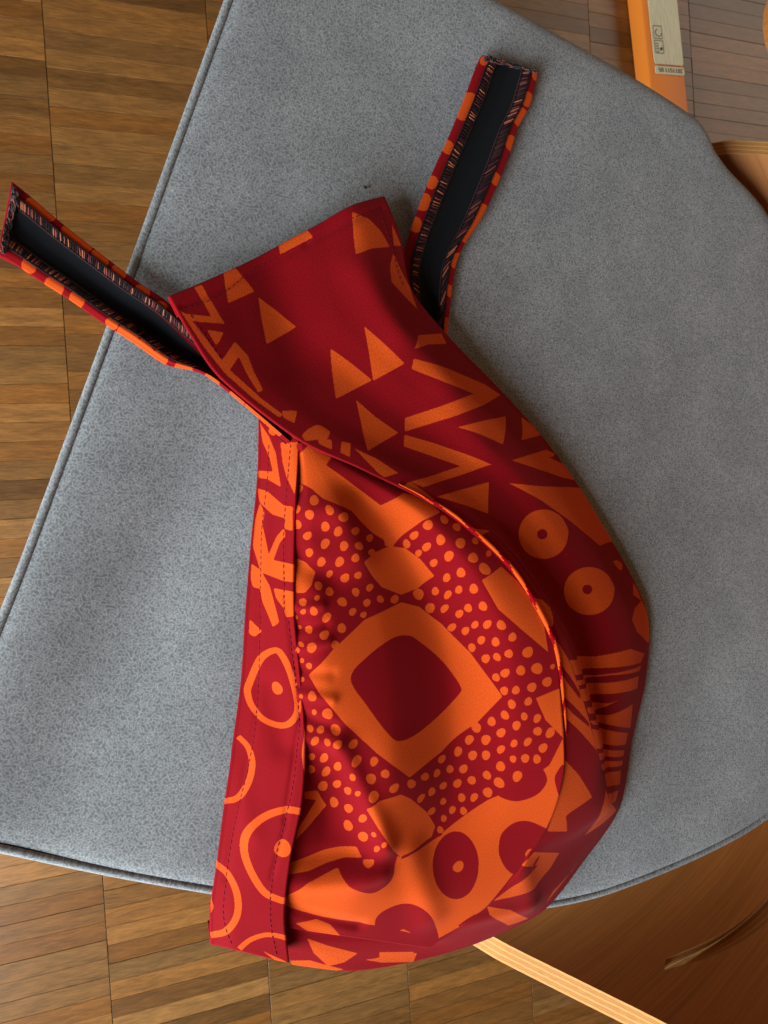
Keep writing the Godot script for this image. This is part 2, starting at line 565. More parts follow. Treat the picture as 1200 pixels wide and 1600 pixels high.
	patch(art, orange, [5.60, -7.67, 6.17, -7.07, 6.41, -6.30, 6.78, -5.47, 6.55, -5.33, 6.09, -6.14, 5.75, -6.96, 5.30, -6.28, 4.97, -6.70])
	patch(art, orange, [3.18, -8.89, 3.53, -8.67, 4.53, -7.37, 5.35, -6.28, 6.66, -5.08, 7.63, -4.36, 7.43, -4.22, 6.29, -5.06, 5.10, -6.13, 4.16, -7.33])
	patch(art, orange, [7.58, -4.55, 8.29, -4.58, 8.12, -3.99, 7.62, -4.23])
	patch(art, orange, [8.75, -3.76, 9.16, -3.97, 9.42, -3.92, 9.80, -3.68, 9.66, -3.35, 8.58, -3.18, 8.40, -3.43])
	patch(art, orange, [9.11, -3.39, 9.83, -3.29, 9.80, -2.83, 9.22, -3.07])
	patch(art, orange, [10.30, -3.24, 10.75, -3.17, 10.64, -2.50, 10.19, -2.72])
	patch(art, orange, [10.88, -2.94, 12.02, -2.45, 13.01, -1.82, 12.27, -1.60, 12.01, -1.77])
	patch(art, orange, [13.49, -1.42, 13.83, -1.26, 14.76, -0.58, 14.65, -0.32, 13.77, -0.90, 13.16, -1.15])
	patch(art, orange, [13.34, -14.16, 13.84, -13.12, 13.38, -13.01])
	patch(art, orange, [13.34, -12.65, 13.79, -11.85, 14.27, -11.17, 14.67, -10.02, 13.94, -10.53, 13.12, -11.12, 13.10, -11.96])
	patch(art, orange, [14.36, -8.55, 16.09, -9.01, 16.29, -8.47, 14.92, -8.16, 14.04, -7.80])
	patch(art, orange, [14.01, -7.34, 16.57, -6.91, 18.58, -6.61, 19.77, -6.19, 18.62, -5.81, 17.14, -5.94, 15.61, -6.27, 13.91, -6.85])
	patch(art, orange, [19.85, -6.23, 18.06, -5.40, 16.06, -4.64, 13.69, -3.87, 13.71, -4.53, 15.43, -5.13, 17.51, -5.95])
	patch(art, orange, [13.65, -3.72, 15.16, -3.38, 16.80, -2.87, 18.23, -2.35, 16.53, -2.26, 14.84, -2.77, 13.55, -3.14])
	patch(art, orange, [18.23, -2.38, 16.63, -1.84, 14.23, -1.17, 13.55, -1.41, 15.09, -1.80, 16.67, -2.30])
	patch(art, orange, [16.33, -4.15, 17.73, -4.52, 19.54, -4.94, 18.92, -3.39, 17.51, -3.85])
	patch(art, orange, [14.89, -0.73, 16.67, -1.14, 18.12, -1.50, 17.90, 0.09, 16.44, -0.33])
	patch(art, orange, [16.49, 0.77, 17.70, 0.90, 16.91, 1.20])
	patch(art, orange, [21.07, -5.09, 21.90, -4.68, 22.36, -4.16, 20.30, -3.70, 20.70, -4.28])
	patch(art, orange, [19.39, -2.60, 20.63, -2.94, 22.45, -3.36, 23.29, -3.19, 23.01, -3.01, 22.50, -2.93, 24.07, -2.60, 24.86, -1.73, 23.14, -1.88, 21.41, -2.17])
	patch(art, orange, [19.21, -1.45, 21.24, -1.32, 25.02, -1.35, 25.98, -0.24, 26.80, 0.65, 27.38, 1.70, 26.58, 1.68, 25.50, 1.84, 24.28, 1.15, 23.19, 0.48, 21.15, -0.60])
	blob(art, orange, [22.91, 1.16, 22.63, 1.77, 22.10, 2.23, 21.34, 2.40, 20.55, 2.27, 19.97, 1.87, 19.72, 1.29, 19.85, 0.68, 20.31, 0.17, 20.94, -0.10, 21.77, -0.08, 22.50, 0.25, 22.89, 0.80])
	blob(art, red, [21.51, 1.14, 21.48, 1.27, 21.37, 1.36, 21.22, 1.40, 21.06, 1.38, 20.94, 1.29, 20.89, 1.17, 20.91, 1.04, 21.00, 0.94, 21.14, 0.88, 21.29, 0.88, 21.42, 0.95, 21.50, 1.07])
	blob(art, orange, [26.08, 4.29, 25.73, 4.88, 25.06, 5.29, 24.29, 5.45, 23.46, 5.29, 22.80, 4.86, 22.51, 4.28, 22.63, 3.67, 23.10, 3.18, 23.85, 2.93, 24.80, 2.99, 25.64, 3.36, 26.07, 3.93])
	blob(art, red, [24.38, 4.10, 24.33, 4.22, 24.22, 4.31, 24.07, 4.34, 23.92, 4.31, 23.80, 4.23, 23.74, 4.11, 23.75, 3.98, 23.84, 3.88, 23.98, 3.83, 24.14, 3.84, 24.28, 3.91, 24.36, 4.02])
	patch(art, orange, [26.50, 2.74, 27.06, 2.68, 27.51, 2.87, 27.51, 3.14, 27.22, 3.28, 26.85, 3.07])
	patch(art, orange, [28.34, 4.01, 28.71, 4.51, 28.94, 5.08, 28.01, 4.65])
	patch(art, orange, [28.95, 5.05, 29.57, 6.09, 29.74, 7.16, 29.38, 7.49, 27.85, 6.63, 27.40, 5.91, 27.91, 5.37])
	patch(art, orange, [19.64, 4.15, 20.33, 4.31, 20.87, 4.72, 20.91, 5.23, 20.81, 5.64, 19.83, 5.58])
	patch(art, orange, [21.77, 7.34, 24.45, 7.63, 27.09, 7.47, 28.92, 8.04, 28.41, 8.44, 25.34, 8.28, 22.14, 8.13])
	patch(art, orange, [22.22, 8.40, 24.41, 8.60, 28.43, 8.61, 28.28, 8.88, 25.48, 8.69, 22.29, 8.67])
	patch(art, orange, [22.45, 8.87, 25.31, 9.07, 28.13, 9.14, 28.11, 9.85, 25.17, 9.66, 22.70, 9.51])
	patch(art, orange, [22.96, 9.85, 25.38, 10.19, 26.08, 10.10, 24.52, 10.50, 23.04, 10.16])
	patch(art, orange, [23.14, 10.57, 25.44, 10.85, 27.67, 10.65, 27.85, 12.12, 25.87, 11.50, 23.41, 10.79])
	patch(art, orange, [23.32, 10.99, 25.54, 11.71, 27.57, 12.32, 27.43, 12.97, 24.34, 12.22, 23.75, 12.11])
	patch(art, orange, [23.96, 12.39, 27.33, 13.25, 27.23, 13.58, 24.12, 12.80])
	patch(art, orange, [24.29, 13.08, 27.20, 13.81, 27.15, 14.09, 24.51, 13.49])
	patch(art, orange, [24.89, 13.83, 27.02, 14.32, 26.99, 15.11, 25.21, 14.60])
	patch(art, orange, [25.35, 15.03, 26.87, 15.41, 26.54, 15.97, 25.74, 15.76])
	patch(art, orange, [25.08, 14.75, 25.67, 15.59, 27.13, 16.75, 25.61, 17.17, 24.38, 17.39, 24.79, 16.85, 24.88, 15.89])
	patch(art, orange, [20.48, 6.26, 21.12, 6.48, 21.77, 7.40, 22.37, 8.74, 23.05, 10.37, 23.93, 12.61, 23.31, 12.11, 21.94, 10.69, 21.30, 10.01, 21.07, 8.02])
	patch(art, red, [20.93, 7.26, 21.75, 8.09, 22.45, 9.04, 22.50, 9.40, 21.59, 8.42, 21.00, 7.61])
	patch(art, red, [21.10, 8.88, 22.05, 9.64, 23.09, 10.62, 23.16, 10.89, 21.91, 9.97, 21.17, 9.24])
	patch(art, red, [21.25, 9.94, 22.42, 10.93, 23.75, 12.19, 23.93, 12.61, 22.45, 11.48, 21.34, 10.37])
	patch(art, orange, [21.50, 12.23, 22.65, 13.30, 23.86, 14.78, 22.52, 15.28, 22.17, 15.47, 22.52, 16.47, 21.09, 16.11, 21.43, 14.52, 21.59, 13.41])
	patch(art, orange, [20.48, 17.15, 22.61, 17.94, 22.17, 18.72, 21.04, 19.53, 19.86, 19.66, 18.57, 19.67, 19.43, 19.02, 20.11, 18.58, 21.02, 18.17, 19.73, 17.73])
	patch(art, orange, [18.30, 19.96, 19.80, 20.53, 21.64, 21.98, 20.76, 22.00, 20.30, 22.01, 18.52, 20.51])
	patch(art, orange, [24.22, 19.72, 24.63, 19.17, 23.91, 19.98, 22.60, 21.19, 22.90, 20.50])
	patch(art, orange, [12.99, 21.96, 14.94, 22.40, 14.65, 22.87, 13.10, 22.69])
	patch(art, orange, [12.30, 22.32, 13.40, 22.37, 15.12, 22.52, 15.02, 23.11, 13.21, 22.71])
	patch(art, orange, [9.20, 20.40, 10.38, 21.06, 11.86, 21.79, 11.22, 22.26, 10.42, 22.34, 9.62, 21.36])
	patch(art, orange, [8.35, 21.68, 9.46, 21.80, 11.28, 22.72, 10.09, 22.72, 8.93, 22.26])
	var crown := panel("crown_panel", cn, cf, fr, 400, 100, [0.13, 0.0, 0.1, 0.22], [0.8, 0.12], cloth_material(art), cap)
	st = SurfaceTool.new()
	st.begin(Mesh.PRIMITIVE_TRIANGLES)
	stitches(st, along(cn, cf, [0.027, 0.031, 0.031, 0.223, 0.017, 0.383, 0.017, 0.510, 0.016, 0.646, 0.018, 0.792, 0.019, 0.965], 12), 0.2, 0.1, 0.022, dark)
	stitches(st, along(cn, cf, [0.015, 0.953, 0.046, 0.941, 0.090, 0.949, 0.121, 0.969], 12), 0.2, 0.1, 0.022, dark)
	stitches(st, along(cn, cf, [0.038, 0.058, 0.068, 0.071, 0.111, 0.086], 12), 0.2, 0.1, 0.022, dark)
	obj("stitching", st.commit(), thread_material(), crown).set_meta("kind", "stuff")
	# rolled seam between crown and side panel
	st = SurfaceTool.new()
	st.begin(Mesh.PRIMITIVE_TRIANGLES)
	seam_cord(st, cn, cf)
	obj("rolled_seam", st.commit(), thread_material(), cap)

	# side panel, bulging on top
	var sn := [
		line([8.46, -3.14, 2.7, 8.5, -3.15, 2.7, 8.56, -3.17, 2.7, 8.62, -3.19, 2.7, 8.69, -3.22, 2.7, 8.73, -3.23, 2.7]),
		line([8.36, -1.61, 2.4, 8.61, -1.63, 2.9, 9.26, -1.69, 3.1, 10.01, -1.77, 3.15, 10.8, -1.86, 3.2, 11.43, -1.93, 3]),
		line([8.13, 0.87, 2.75, 8.87, 0.76, 3.2, 10.46, 0.58, 3.2, 12.41, 0.38, 2.8, 14.04, 0.15, 3.6, 15.47, 0, 3.4]),
		line([8.1, 3.76, 2.75, 9.17, 3.6, 3.3, 11.53, 3.45, 3.1, 14.45, 3.31, 2.4, 16.64, 2.95, 3.9, 18.7, 2.8, 3.8]),
		line([8.24, 6.66, 2.75, 9.5, 6.52, 3.4, 12.26, 6.54, 3.2, 15.79, 6.68, 2.3, 18.39, 6.33, 4, 20.68, 6.27, 4.2]),
		line([8.51, 9.58, 2.75, 9.81, 9.49, 3.3, 12.56, 9.61, 3.3, 16.15, 10.02, 2.4, 18.9, 9.74, 3.9, 21.12, 9.73, 4.3]),
		line([8.65, 12.39, 2.2, 10.06, 12.42, 2.5, 12.52, 12.32, 3.5, 16.21, 13.04, 2.4, 19.22, 12.96, 3.5, 21.43, 13, 4]),
		line([8.33, 15.08, 2, 9.77, 15.25, 2, 12.07, 15.04, 3.2, 15.46, 15.76, 2.4, 18.62, 15.94, 2.9, 20.86, 16.09, 3.2]),
		line([7.99, 17.48, 1.8, 9.06, 17.47, 2.3, 11.14, 17.66, 2.8, 13.81, 18.39, 2.4, 16.65, 19.01, 2.3, 18.69, 19.47, 2.2]),
		line([8.02, 19.37, 1.4, 8.83, 19.59, 1.5, 10.36, 20.04, 1.6, 12.15, 20.67, 1.5, 14.12, 21.41, 1.3, 15.5, 21.9, 1.2]),
	]
	var sf := [[10.07, 10.57, 12.42, 15.56, 0.55, 0.45], [9.63, 13.07, 10.87, 15.32, 1.0, -0.45], [8.39, 0.0, 9.89, 0.0, 0.6, 0.25], [8.39, 2.3, 9.74, 3.06, 0.6, -0.3], [8.27, 4.32, 9.28, 4.21, 0.22, 0.17], [8.27, 5.32, 9.43, 5.09, 0.22, -0.17], [8.33, 6.19, 9.58, 5.83, 0.22, 0.18], [8.39, 7.2, 9.74, 7.3, 0.25, -0.1], [8.45, 8.21, 9.74, 8.46, 0.25, 0.18], [8.48, 9.22, 9.89, 9.79, 0.25, -0.17], [8.51, 10.24, 9.89, 10.67, 0.3, 0.15], [8.09, 17.22, 12.27, 17.0, 0.5, 0.25], [8.11, 16.1, 11.35, 16.0, 0.4, -0.15], [13.83, 16.24, 15.16, 19.86, 0.8, 0.28], [9.83, -0.29, 11.05, 2.06, 0.9, 0.35], [8.23, 18.41, 11.51, 19.75, 0.3, -0.2]]
	fr = Rect2(4, -6, 22, 31)
	art = Art.new(fr, red, 1440, 2040)
	patch(art, orange, [8.35, -2.58, 8.82, -3.05, 9.98, -2.70, 9.79, -2.46, 9.54, -2.13, 10.80, -1.26, 12.20, -0.31, 13.23, -0.90, 14.27, -0.65, 15.04, 0.01, 14.09, 0.40, 13.29, 1.20, 12.94, 1.66, 12.52, 1.61, 12.48, 1.32, 11.82, 0.98, 11.21, 0.46, 10.68, -0.05, 9.98, -0.30, 9.28, -0.61, 8.86, -1.05, 8.32, -1.38])
	patch(art, orange, [11.24, 2.29, 11.91, 1.88, 12.81, 1.61, 13.60, 1.73, 14.35, 2.27, 15.06, 3.09, 14.35, 3.70, 13.40, 3.95, 12.30, 3.52, 11.76, 2.97])
	patch(art, orange, [16.98, 3.25, 18.09, 2.62, 18.97, 3.38, 19.74, 4.48, 20.29, 5.57, 20.47, 6.85, 18.98, 5.64, 17.83, 4.66])
	patch(art, orange, [19.80, 9.05, 21.05, 8.64, 21.41, 11.21, 20.35, 10.17])
	patch(art, orange, [8.21, 2.07, 8.63, 2.26, 9.08, 2.73, 8.85, 3.31, 8.55, 3.65, 8.22, 3.66])
	patch(art, orange, [13.39, 4.30, 14.42, 4.59, 15.61, 5.48, 16.93, 6.89, 18.27, 8.96, 17.28, 10.38, 15.54, 11.70, 13.57, 12.48, 11.92, 11.15, 10.39, 9.66, 9.18, 8.19, 8.75, 7.37, 9.77, 6.21, 11.35, 4.95])
	blob(art, red, [10.61, 7.57, 11.48, 6.62, 12.75, 5.94, 13.69, 5.89, 14.36, 6.24, 15.64, 7.28, 16.52, 8.50, 16.46, 9.01, 15.58, 9.82, 14.21, 10.51, 13.07, 10.70, 12.46, 10.29, 11.46, 8.96])
	patch(art, orange, [7.93, 17.78, 8.83, 17.06, 10.12, 16.53, 10.96, 16.40, 12.78, 17.44, 13.04, 16.16, 13.29, 16.33, 15.27, 15.91, 15.72, 15.65, 17.91, 14.20, 19.36, 13.50, 20.71, 12.48, 21.32, 11.09, 21.58, 13.40, 21.66, 14.39, 21.03, 15.77, 21.21, 16.42, 20.63, 17.20, 19.59, 18.07, 17.89, 20.45, 15.80, 21.47, 14.88, 19.56, 13.78, 18.86, 12.87, 19.04, 12.42, 19.93, 9.67, 19.03, 7.93, 18.33])
	patch(art, orange, [11.37, 13.62, 11.93, 13.30, 13.09, 13.18, 13.67, 13.53, 14.72, 14.49, 15.23, 15.30, 15.01, 15.80, 14.31, 16.12, 13.26, 16.33, 12.64, 15.67, 11.90, 14.54])
	patch(art, red, [13.25, 16.23, 14.17, 16.00, 15.09, 15.76, 15.56, 15.54, 15.64, 15.79, 14.76, 16.07, 13.87, 16.21, 13.25, 16.39])
	blob(art, red, [18.07, 13.30, 18.37, 13.01, 19.34, 12.42, 20.15, 12.45, 20.62, 13.05, 20.60, 13.56, 20.17, 14.05, 19.36, 14.30, 18.68, 14.17, 18.22, 13.85])
	blob(art, red, [17.51, 17.49, 17.44, 18.26, 17.16, 18.87, 16.69, 19.15, 16.11, 19.02, 15.54, 18.53, 15.16, 17.84, 15.06, 17.13, 15.22, 16.47, 15.59, 15.97, 16.08, 15.72, 16.60, 15.77, 17.06, 16.14, 17.38, 16.75])
	spots(art, orange, [16.44, 17.43, 0.27, 0.29])
	blob(art, red, [18.52, 16.72, 18.65, 15.94, 19.26, 15.44, 19.97, 15.42, 20.82, 15.83, 21.12, 16.10, 20.47, 17.17, 20.10, 17.83, 19.71, 18.32, 19.13, 18.00, 18.68, 17.33])
	patch(art, orange, [19.97, 17.15, 20.13, 16.94, 20.35, 16.96, 20.31, 17.19, 20.04, 17.43])
	blob(art, red, [21.45, 12.51, 21.10, 12.93, 21.08, 13.37, 21.42, 14.17, 21.63, 13.70])
	blob(art, red, [10.28, 16.49, 10.61, 16.17, 11.78, 15.99, 12.66, 16.18, 12.94, 16.75, 12.78, 17.44, 12.10, 17.84, 11.50, 17.75, 10.64, 17.19])
	patch(art, orange, [11.40, 16.19, 11.88, 16.15, 11.85, 16.41, 11.59, 16.54, 11.39, 16.40])
	blob(art, red, [12.37, 19.99, 12.54, 19.17, 13.78, 18.86, 14.87, 19.49, 15.68, 20.85, 15.82, 21.62, 14.98, 21.99, 13.33, 21.50])
	patch(art, orange, [13.60, 20.52, 13.85, 20.43, 14.26, 20.72, 14.50, 21.24, 13.76, 20.95])
	patch(art, red, [7.94, 18.37, 9.67, 19.03, 12.42, 19.93, 15.93, 21.50, 14.61, 22.16, 10.38, 20.75, 7.86, 19.42])
	patch(art, orange, [8.49, 19.24, 9.45, 19.13, 10.12, 19.49, 10.63, 20.17, 10.87, 20.71, 9.72, 20.29])
	patch(art, orange, [8.83, 13.01, 9.50, 13.08, 9.71, 13.50, 9.95, 13.86, 9.58, 14.21, 8.39, 15.17, 8.52, 14.61, 9.08, 13.96, 9.44, 13.53, 8.84, 13.34])
	patch(art, orange, [8.04, 16.29, 8.95, 16.09, 9.93, 15.81, 10.49, 15.72, 11.19, 15.67, 11.39, 16.13, 10.61, 16.15, 9.85, 16.33, 9.00, 16.61, 8.00, 16.73])
	spots(art, orange, [8.39, -1.07, 0.13, 0.20, 8.92, -0.52, 0.19, 0.23, 9.53, -0.08, 0.19, 0.22, 8.70, 0.12, 0.18, 0.22, 10.20, 0.23, 0.26, 0.23, 8.24, -0.13, 0.13, 0.19])
	spots(art, orange, [8.26, 0.57, 0.15, 0.20, 9.40, 0.66, 0.19, 0.22, 8.66, 1.07, 0.17, 0.20, 9.98, 0.88, 0.20, 0.22, 10.83, 0.86, 0.22, 0.19, 11.64, 1.21, 0.21, 0.18])
	spots(art, orange, [9.43, 1.43, 0.20, 0.23, 10.27, 1.54, 0.20, 0.22, 11.00, 1.55, 0.21, 0.19, 8.77, 1.83, 0.16, 0.20, 10.81, 2.09, 0.19, 0.20, 9.31, 2.26, 0.19, 0.22])
	spots(art, orange, [10.11, 2.26, 0.20, 0.23, 13.87, 1.11, 0.17, 0.22, 13.62, 1.52, 0.17, 0.22, 14.21, 1.97, 0.14, 0.18, 11.72, 1.87, 0.21, 0.17, 9.72, 2.82, 0.15, 0.17])
	spots(art, orange, [12.75, 1.39, 0.23, 0.22, 14.36, 0.61, 0.21, 0.25, 15.19, 0.36, 0.22, 0.20, 15.83, 0.71, 0.22, 0.20, 14.48, 1.66, 0.17, 0.23, 14.99, 1.31, 0.20, 0.25])
	spots(art, orange, [15.94, 1.47, 0.26, 0.25, 15.45, 2.09, 0.19, 0.26, 16.56, 2.18, 0.26, 0.25, 14.91, 2.44, 0.15, 0.21, 17.15, 2.72, 0.30, 0.29, 16.06, 2.89, 0.18, 0.24])
	spots(art, orange, [15.55, 3.16, 0.15, 0.22, 14.38, 3.98, 0.28, 0.28, 15.19, 3.85, 0.16, 0.21, 15.72, 4.01, 0.15, 0.22, 16.11, 3.74, 0.14, 0.21, 16.68, 3.67, 0.18, 0.24])
	spots(art, orange, [15.00, 4.68, 0.24, 0.26, 15.67, 4.71, 0.16, 0.22, 16.30, 4.95, 0.15, 0.22, 16.60, 4.64, 0.15, 0.22, 17.16, 4.52, 0.17, 0.24, 16.07, 5.65, 0.17, 0.22])
	spots(art, orange, [16.64, 5.80, 0.15, 0.22, 16.97, 5.47, 0.14, 0.20, 17.44, 5.42, 0.16, 0.23, 18.02, 5.44, 0.21, 0.24, 17.30, 6.23, 0.15, 0.22, 17.86, 6.28, 0.16, 0.23])
	spots(art, orange, [18.57, 6.03, 0.20, 0.22, 16.97, 6.63, 0.15, 0.22, 17.54, 7.14, 0.16, 0.23, 17.97, 7.03, 0.15, 0.21, 18.44, 6.84, 0.18, 0.22, 19.36, 6.79, 0.27, 0.28])
	spots(art, orange, [16.77, 1.38, 0.18, 0.17, 17.45, 2.00, 0.17, 0.15, 10.40, 3.01, 0.19, 0.22, 11.00, 2.90, 0.18, 0.18, 9.17, 3.33, 0.19, 0.19, 11.64, 3.50, 0.19, 0.18])
	spots(art, orange, [9.68, 3.61, 0.19, 0.20, 10.92, 3.67, 0.19, 0.20, 9.07, 3.86, 0.12, 0.13, 8.47, 4.05, 0.15, 0.18, 10.25, 4.09, 0.22, 0.22, 11.48, 4.19, 0.19, 0.18])
	spots(art, orange, [12.20, 4.07, 0.19, 0.18, 8.91, 4.45, 0.17, 0.21, 10.75, 4.56, 0.18, 0.18, 11.29, 4.73, 0.16, 0.15, 9.50, 4.76, 0.20, 0.23, 8.48, 4.48, 0.11, 0.14])
	spots(art, orange, [8.21, 4.75, 0.08, 0.10, 8.39, 5.21, 0.08, 0.10, 8.76, 5.30, 0.15, 0.18, 10.20, 5.27, 0.21, 0.22, 9.38, 5.53, 0.20, 0.21, 8.41, 5.96, 0.10, 0.12])
	spots(art, orange, [8.82, 6.09, 0.19, 0.25, 8.26, 6.23, 0.09, 0.13, 8.47, 6.71, 0.09, 0.12, 9.89, 6.01, 0.21, 0.21, 8.76, 6.94, 0.12, 0.16, 8.48, 7.57, 0.10, 0.12])
	spots(art, orange, [8.86, 8.29, 0.17, 0.24, 8.41, 8.31, 0.08, 0.12, 9.56, 9.12, 0.22, 0.27, 9.00, 9.05, 0.10, 0.14, 13.01, 4.13, 0.23, 0.21, 8.86, 9.82, 0.14, 0.17])
	spots(art, orange, [9.30, 9.87, 0.16, 0.18, 9.95, 9.88, 0.22, 0.23, 9.05, 10.39, 0.16, 0.23, 9.55, 10.41, 0.13, 0.17, 9.96, 10.48, 0.19, 0.20, 10.75, 10.59, 0.23, 0.22])
	spots(art, orange, [9.02, 11.21, 0.14, 0.18, 9.54, 11.27, 0.17, 0.26, 10.91, 11.38, 0.26, 0.25, 11.75, 11.48, 0.19, 0.22, 10.13, 11.66, 0.14, 0.26, 9.06, 11.87, 0.17, 0.22])
	spots(art, orange, [9.74, 12.03, 0.18, 0.29, 11.60, 12.26, 0.24, 0.24, 10.75, 12.13, 0.13, 0.18, 12.26, 12.08, 0.20, 0.21, 9.72, 12.85, 0.21, 0.28, 10.27, 12.67, 0.14, 0.24])
	spots(art, orange, [10.67, 12.90, 0.12, 0.22, 12.72, 12.81, 0.24, 0.23, 11.01, 12.92, 0.10, 0.15, 11.69, 13.06, 0.27, 0.25, 10.25, 13.67, 0.18, 0.26, 10.80, 13.84, 0.15, 0.24])
	spots(art, orange, [11.31, 14.17, 0.13, 0.23, 10.85, 14.73, 0.18, 0.26, 11.42, 15.13, 0.17, 0.26, 11.94, 15.60, 0.11, 0.17, 13.69, 12.81, 0.26, 0.22, 14.51, 12.67, 0.24, 0.20])
	spots(art, orange, [15.25, 12.67, 0.22, 0.19, 15.55, 12.05, 0.23, 0.20, 14.95, 13.51, 0.23, 0.20, 15.64, 13.37, 0.21, 0.19, 14.30, 13.67, 0.23, 0.20, 15.66, 14.15, 0.18, 0.17])
	spots(art, orange, [14.99, 14.49, 0.22, 0.19, 15.70, 15.00, 0.17, 0.17, 15.51, 15.53, 0.18, 0.18, 12.20, 15.34, 0.12, 0.15, 11.76, 14.88, 0.09, 0.14, 18.33, 7.80, 0.18, 0.23])
	spots(art, orange, [17.98, 8.04, 0.15, 0.21, 19.02, 7.67, 0.22, 0.25, 19.85, 7.61, 0.29, 0.29, 18.33, 8.68, 0.16, 0.22, 18.82, 8.63, 0.18, 0.21, 19.59, 8.51, 0.23, 0.24])
	spots(art, orange, [20.39, 8.29, 0.25, 0.25, 18.67, 9.33, 0.18, 0.23, 19.43, 9.20, 0.19, 0.21, 18.41, 9.89, 0.17, 0.23, 17.89, 10.25, 0.17, 0.24, 19.27, 9.94, 0.17, 0.20])
	spots(art, orange, [19.92, 10.06, 0.20, 0.22, 18.94, 10.39, 0.19, 0.24, 18.31, 10.79, 0.18, 0.25, 19.98, 10.71, 0.21, 0.23, 20.63, 10.82, 0.24, 0.26, 17.27, 10.60, 0.20, 0.26])
	spots(art, orange, [16.98, 11.22, 0.20, 0.24, 17.70, 11.19, 0.20, 0.26, 18.90, 11.31, 0.16, 0.20, 19.53, 11.23, 0.19, 0.22, 18.36, 11.64, 0.17, 0.22, 20.32, 11.58, 0.22, 0.25])
	spots(art, orange, [16.46, 11.80, 0.21, 0.24, 17.15, 12.00, 0.20, 0.25, 17.74, 11.97, 0.19, 0.24, 18.92, 12.11, 0.15, 0.19, 19.48, 12.08, 0.20, 0.23, 18.40, 12.51, 0.20, 0.26])
	spots(art, orange, [20.06, 12.14, 0.20, 0.23, 20.69, 7.56, 0.13, 0.13, 16.03, 12.62, 0.21, 0.20, 16.73, 12.67, 0.20, 0.23, 17.82, 12.98, 0.18, 0.23, 17.13, 13.24, 0.19, 0.22])
	spots(art, orange, [16.43, 13.37, 0.21, 0.22, 18.37, 13.34, 0.23, 0.28, 17.87, 13.84, 0.21, 0.26, 16.64, 14.08, 0.19, 0.21, 17.24, 14.08, 0.18, 0.21, 16.16, 14.64, 0.18, 0.19])
	spots(art, orange, [16.72, 14.73, 0.18, 0.19, 19.18, 13.00, 0.23, 0.28])
	panel("side_panel", sn, sf, fr, 200, 110, [0.0, 0.1, 0.15, 0.16], [0.4, 0.8], cloth_material(art), cap)

	# straps
	var ln := [
		line([-3.54, -13.8, 1.04, -3.57, -13.57, 1.09, -3.62, -13.31, 1.06, -3.7, -12.95, 0.9, -3.81, -12.4, 0.78, -3.9, -11.76, 0.9, -3.95, -11.3, 1.06, -3.99, -11.02, 1.09, -4.03, -10.83, 1.04]),
		line([-2.81, -13.29, 0.94, -2.85, -13.08, 0.99, -2.92, -12.85, 0.96, -3.02, -12.52, 0.8, -3.16, -12.01, 0.68, -3.28, -11.43, 0.8, -3.35, -11, 0.96, -3.41, -10.75, 0.99, -3.46, -10.58, 0.94]),
		line([-1.61, -12.36, 0.84, -1.67, -12.18, 0.89, -1.76, -11.98, 0.86, -1.89, -11.7, 0.7, -2.08, -11.27, 0.58, -2.26, -10.76, 0.7, -2.38, -10.39, 0.86, -2.45, -10.17, 0.89, -2.52, -10.02, 0.84]),
		line([-0.05, -11.26, 0.77, -0.14, -11.11, 0.82, -0.26, -10.95, 0.78, -0.45, -10.73, 0.6, -0.71, -10.39, 0.46, -0.97, -9.97, 0.6, -1.15, -9.66, 0.78, -1.26, -9.48, 0.82, -1.36, -9.36, 0.77]),
		line([1.48, -10.18, 0.84, 1.37, -10.03, 0.92, 1.24, -9.89, 0.86, 1.05, -9.71, 0.6, 0.77, -9.4, 0.4, 0.48, -8.99, 0.6, 0.28, -8.68, 0.86, 0.15, -8.51, 0.92, 0.05, -8.41, 0.84]),
		line([2.65, -9.42, 1.01, 2.55, -9.26, 1.12, 2.43, -9.12, 1.04, 2.27, -8.95, 0.7, 2.02, -8.64, 0.44, 1.74, -8.21, 0.7, 1.54, -7.88, 1.04, 1.42, -7.7, 1.12, 1.33, -7.6, 1.01]),
		line([4.08, -8.11, 1.21, 3.98, -7.99, 1.32, 3.86, -7.87, 1.24, 3.71, -7.74, 0.9, 3.46, -7.5, 0.64, 3.17, -7.15, 0.9, 2.95, -6.89, 1.24, 2.83, -6.74, 1.32, 2.74, -6.66, 1.21]),
		line([6.05, -6.09, 1.54, 5.94, -6.07, 1.62, 5.82, -6.08, 1.56, 5.65, -6.12, 1.3, 5.39, -6.15, 1.1, 5.07, -6.11, 1.3, 4.84, -6.06, 1.56, 4.7, -6.05, 1.62, 4.61, -6.06, 1.54]),
		line([8.32, -3.52, 2.32, 8.29, -3.49, 2.36, 8.27, -3.47, 2.33, 8.26, -3.44, 2.2, 8.22, -3.39, 2.1, 8.14, -3.32, 2.2, 8.07, -3.26, 2.33, 8.03, -3.23, 2.36, 8.02, -3.21, 2.32]),
	]
	fr = Rect2(-6, -18, 22, 16)
	art = Art.new(fr, red, 1100, 800)
	spots(art, orange, [-2.69, -13.02, 0.39, 0.44, -2.19, -12.82, 0.32, 0.39, -1.30, -12.07, 0.35, 0.41, -0.79, -11.66, 0.41, 0.45, -0.13, -11.09, 0.39, 0.41, 0.67, -10.61, 0.34, 0.38])
	spots(art, orange, [1.66, -9.83, 0.35, 0.35, 2.42, -9.16, 0.31, 0.29, -2.94, -10.47, 0.29, 0.33, -1.94, -9.74, 0.39, 0.46, -1.05, -9.24, 0.35, 0.41, 0.40, -8.30, 0.26, 0.29])
	spots(art, orange, [1.06, -7.78, 0.46, 0.55, 1.74, -7.15, 0.41, 0.49, 2.41, -6.85, 0.36, 0.44, 3.36, -6.30, 0.43, 0.51, 4.61, -5.88, 0.38, 0.44, 5.72, -5.16, 0.43, 0.44])
